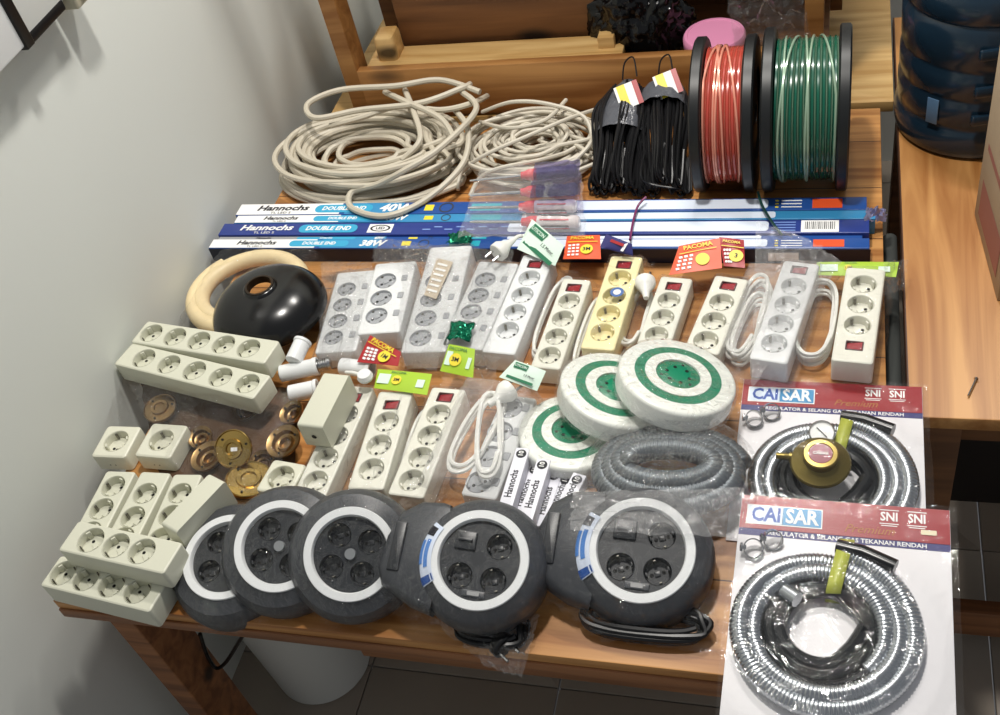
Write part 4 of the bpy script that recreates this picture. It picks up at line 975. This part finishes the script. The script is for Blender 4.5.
def lampholder(label, a, b, za, zb, thread=None):
    p, q = at(*a, za), at(*b, zb); M = basis(p, q-p, V((0, 0, 1))); L = (q-p).length; r0 = .0145
    t = thing('lamp_holder', label, 'lamp holder', M)
    MB().lathe([(.0001, .0), (r0-.003, .0), (r0, .002), (r0, L*.86), (r0+.0015, L*.9), (r0+.0015, L), (r0-.002, L), (r0-.0025, L*.6), (.0001, L*.6)], 28).build('body', WHITEP, t)
    if thread:
        z = L*.99; pr = [(.0115, z)]
        for i in range(5): pr += [(.0105, z+.004*i+.001), (.0122, z+.004*i+.003)]
        pr += [(.010, z+.023), (.0001, z+.023)]
        MB().lathe(pr, 24).build('threaded_cap', METAL, t)
    return t
lampholder('white lampholder standing up next to the lamp shade', (293, 362), (303, 341), .05, .058)
lampholder('long white lamp tube with a threaded metal cap beside the rear five-socket strip', (280, 374), (318, 366), .035, .035, True)
lampholder('white lampholder pointing toward the red header card', (341, 366), (372, 370), .03, .03)
lampholder('short white lampholder in front of the threaded one', (289, 394), (318, 388), .03, .03)
plug_t = thing('power_plug', 'small round white plug beside the red header card', 'plug', T(*at(366, 379, .06)) @ Rz(1.2)); m = MB().lathe([(.0001, 0), (.012, .001), (.0135, .006), (.011, .013), (.0001, .015)], 20).build('head', WHITEP, plug_t)
MB().tube([(0, .01, .006), (.0, .028, .003), (0, .045, -.004)], .003, 8).build('cord', CABLEW, plug_t)
def brass(label, px, py, z, rpx, n, kind, mt=BRASS):
    c = at(px, py, z); R = rpx*(c-CC).length/CF; t = thing('brass_fitting', label, 'brass fitting', basis(c, V(n)))
    if kind == 0: pr = [(.0001, .001), (R*.3, .0012), (R*.34, .004), (R*.5, .0045), (R*.54, .001), (R*.92, 0), (R*.97, .002), (R, .001), (R, -.004), (R*.55, -.008), (R*.5, -.022), (.0001, -.022)]
    else: pr = [(.0001, -.014), (R*.30, -.014), (R*.34, -.006), (R*.42, -.005), (R*.5, -.010), (R*.62, -.009), (R*.72, -.002), (R*.94, 0), (R, .001), (R, -.003), (R*.8, -.008), (R*.5, -.02), (.0001, -.02)]
    MB().lathe(pr, 44).build('disc', mt, t)
    for k in range(3):
        a = 2*PI*k/3+.5; MB().lathe([(.0001, .0022), (.0018, .0022), (.002, .0005)], 10, 0, T(R*.75*math.cos(a), R*.75*math.sin(a), 0)).build('screw_hole', HOLE, t)
    return t
t = brass('brass disc tilted up with a small white sticker at its centre', 233, 449, .050, 19, (.1, -.55, .7), 0)
rectm(.011, .006, WHITE, T(.004, 0, .0052) @ Rz(.2), None, 'sticker').parent = t
brass('brass disc lying below the tilted one near the black reels', 249, 479, .028, 23, (.2, .1, .97), 0)
brass('brass cup with stepped bowl, touching the upturned ivory strip', 283, 441, .030, 18, (-.1, -.2, .95), 1, BRASS2)
brass('small brass cup below the white lampholders', 291, 412, .030, 13, (-.2, -.2, .9), 1, BRASS2)
brass('dark brass disc half hidden under the front five-socket strip', 160, 408, .022, 16, (.1, -.1, .95), 0, BRASS2)
brass('brass disc under clear film beside the right single socket', 207, 456, .020, 17, (-.1, -.1, .95), 1, BRASS2)
tag(crumple(None, [(140, 382), (300, 388), (292, 500), (165, 500)], [.003]*4, mat('shadow_sheet', (84, 60, 40), .7), 91, .004, 20, 14, 'shadow_sheet'), 'dark brown sheet added as table shadow under the brass fittings', 'shadow sheet')  # dark sheet added to stand for the table shadow beneath the fittings
for lab_, a_, b_, c_, d_ in (('dark brass cup in the shadow below the five-socket strips', 245, 408, .022, 13), ('brass cup tucked left of the tilted brass disc', 200, 437, .02, 12), ('brass cup between the stepped cup and the tilted disc', 262, 462, .012, 13)):
    brass(lab_, a_, b_, c_, d_, (.1, -.2, .9), 1, BRASS2)
t = thing('clear_bag', 'crumpled clear bag over the brass fittings under the five-socket strips', 'plastic bag', T(*at(215, 430, .03)))
crumple(t, [(130, 385), (300, 395), (275, 500), (170, 468)], [.05, .05, .03, .04], FILM, 61, .02, 40, 26, 'plastic_film')
t = thing('clear_bag', 'wrinkled clear bag between the wall and the front five-socket strip', 'plastic bag', T(*at(115, 400, .03)))
crumple(t, [(95, 368), (190, 375), (200, 432), (110, 425)], [.02, .05, .03, .02], FILM, 63, .018, 26, 16, 'plastic_film')
# brown carton supporting the five-socket strips
c = at(180, 372, .0)
t = tag(MB().box((0, 0, .0), (.10, .035, .036), .002).build('small_carton', mat('brown_carton', (120, 90, 60), .7)), 'small brown carton under the two five-socket strips', 'box'); t.location = (.13, .462, .018); t.rotation_euler = (0, 0, -.15)

# ------------------------------------------------------------------ things in and around the rack
def blob(name, label, cat, c, s, ma, seed, amp=.35, fr=3.5, n=44, k=22, bot=True):
    t = MB(); loops = []
    for j in range(k+1):
        th = PI*j/k; l = []
        for i in range(n):
            a = 2*PI*i/n; dv = V((math.sin(th)*math.cos(a), math.sin(th)*math.sin(a), -math.cos(th)))
            q = 1 + amp*(noise.noise(dv*1.8 + V((seed, 0, 0))) + .45*(abs(noise.noise(dv*fr*1.6 + V((0, seed, 0))))*2-.5) + .22*abs(noise.noise(dv*fr*4 + V((0, 0, seed)))))
            p = V((dv.x*s[0]*q, dv.y*s[1]*q, dv.z*s[2]*q))
            p.z = max(p.z, -s[2]*.75); l.append(tuple(p))
        loops.append(l)
    t.loft(loops, 0, True, True); o = t.build(name, ma, None, ang=1.2); o.location = c; return tag(o, label, cat)
blob('plastic_sack', 'shiny crumpled black plastic sack lying in the storage rack', 'plastic bag', (.725, 1.375, .135), (.095, .066, .14), mat('black_film', (8, 8, 9), .14, spec=.5, bump=.5, bscale=30), 5, .25, 5, 130, 70)
c = at(714, 33, .125)
t = thing('food_container', 'container with a round pink lid behind the red spool', 'container', T(c.x, c.y, 0)); Rl = .062
MB().lathe([(.0001, .002), (.048, .002), (.052, .006), (.057, .10)], 48).build('body', mat('clear_pot', (215, 200, 205), .2), t)
PINK = mat('pink_lid', (246, 160, 200), .35)
MB().lathe([(Rl-.002, .100), (Rl, .103), (Rl, .120), (Rl-.003, .125), (Rl*.86, .1255), (Rl*.84, .124), (.0001, .124)], 56).build('lid', PINK, t)
t = thing('clear_sack', 'clear plastic bag standing in the rack behind the spools', 'plastic bag', T(.95, 1.36, .1))
crumple(t, [(722, -25), (800, -20), (812, 45), (735, 48)], [.26, .26, .13, .13], FILMD, 71, .03, 26, 20, 'plastic_film')
# water bottle
BOT = mat('bottle_blue', (26, 46, 62), .22, coat=.2)
t = thing('water_bottle', 'large dark blue water gallon bottle on the side table', 'bottle', T(1.362, 1.188, 0)); R = .140
pr = [(.0001, .004), (R-.03, .002), (R-.012, 0), (R-.003, .008), (R, .022), (R, .05), (R-.004, .056), (R-.006, .062), (R-.006, .070), (R-.002, .080), (R-.002, .11), (R-.006, .118), (R-.006, .126), (R-.002, .136), (R-.002, .166), (R-.006, .174), (R-.006, .182), (R-.002, .192), (R, .25), (R-.008, .262), (R-.002, .275), (R-.002, .31), (R-.03, .34), (.07, .38), (.03, .40), (.028, .44), (.0001, .44)]
MB().lathe(pr, 72).build('body', BOT, t, ang=1.0)
for k, z_ in enumerate((.095, .151, .222)):
    m = MB(); a0 = -2.1; loops = []
    m.box((0, 0, 0), (.11, .012, .020), .005, M=T((R+.0)*math.cos(-1.35), (R+.0)*math.sin(-1.35), z_) @ Rz(-1.35+PI/2)); m.build('moulded_panel', BOT, t)
o = MB().box((0, 0, 0), (.022, .002, .05), .0008, M=T((R+.0005)*math.cos(-2.2), (R+.0005)*math.sin(-2.2), .095) @ Rz(-2.2+PI/2)).build('label', mat('bottle_label', (95, 130, 165), .4), t)
# cardboard box
t = thing('cardboard_box', 'worn cardboard box with faded red print at the right edge', 'box', T(1.347, .905, 0) @ Rz(.09))
CB = mat('cardboard', (168, 148, 122), .75, var=.12, vscale=12)
MB().box((.15, -.108, .165), (.30, .216, .33), .003).build('box', CB, t)
for z_, h_, ma in ((.06, .07, mat('faded_red', (150, 96, 84), .7)), (.16, .012, mat('faded_red', (150, 96, 84), .7))):
    rectm(.16, h_, ma, T(-.0006, -.108, z_) @ Rz(-PI/2) @ Matrix.Rotation(PI/2, 4, 'X'), None, 'print').parent = t
MB().box((.15, -.108, .3308), (.05, .216, .001), 0).build('tape', mat('parcel_tape', (190, 175, 140), .3), t)
# nail, pipe, bin, hook
p, q = at(968, 396, .004), at(976, 379, .004); t = tag(MB().tube([p, q], .0014, 8).tube([q, q + (q-p).normalized()*.0012], .0035, 10).build('nail', METAL), 'single steel nail lying on the side table', 'nail')
t = tag(MB().tube([(1.2145, .42, -.05), (1.2145, .9, -.05)], .012, 16).build('grey_pipe', mat('pipe_grey', (58, 61, 59), .85)), 'dark grey pipe in the gap between the two tables', 'pipe')
c = at(317, 688, -.7)
t = thing('waste_bin', 'white round bin standing on the floor under the table', 'bin', T(.115, .30, -.70))
MB().lathe([(.0001, .0), (.098, 0), (.102, .004), (.108, .16), (.118, .40), (.121, .40), (.121, .405), (.116, .405), (.106, .16), (.098, .01), (.0001, .01)], 56).build('body', mat('bin_white', (205, 205, 198), .5), t)
o = MB().tube(spline([aty(200, 634, .10), aty(207, 655, .10), aty(216, 668, .10), aty(226, 662, .10), aty(240, 640, .10), aty(244, 634, .10)], 6), .0035, 8).build('hanging_cable', RUBBER)
tag(o, 'black cable loop hanging below the front of the table', 'cable')
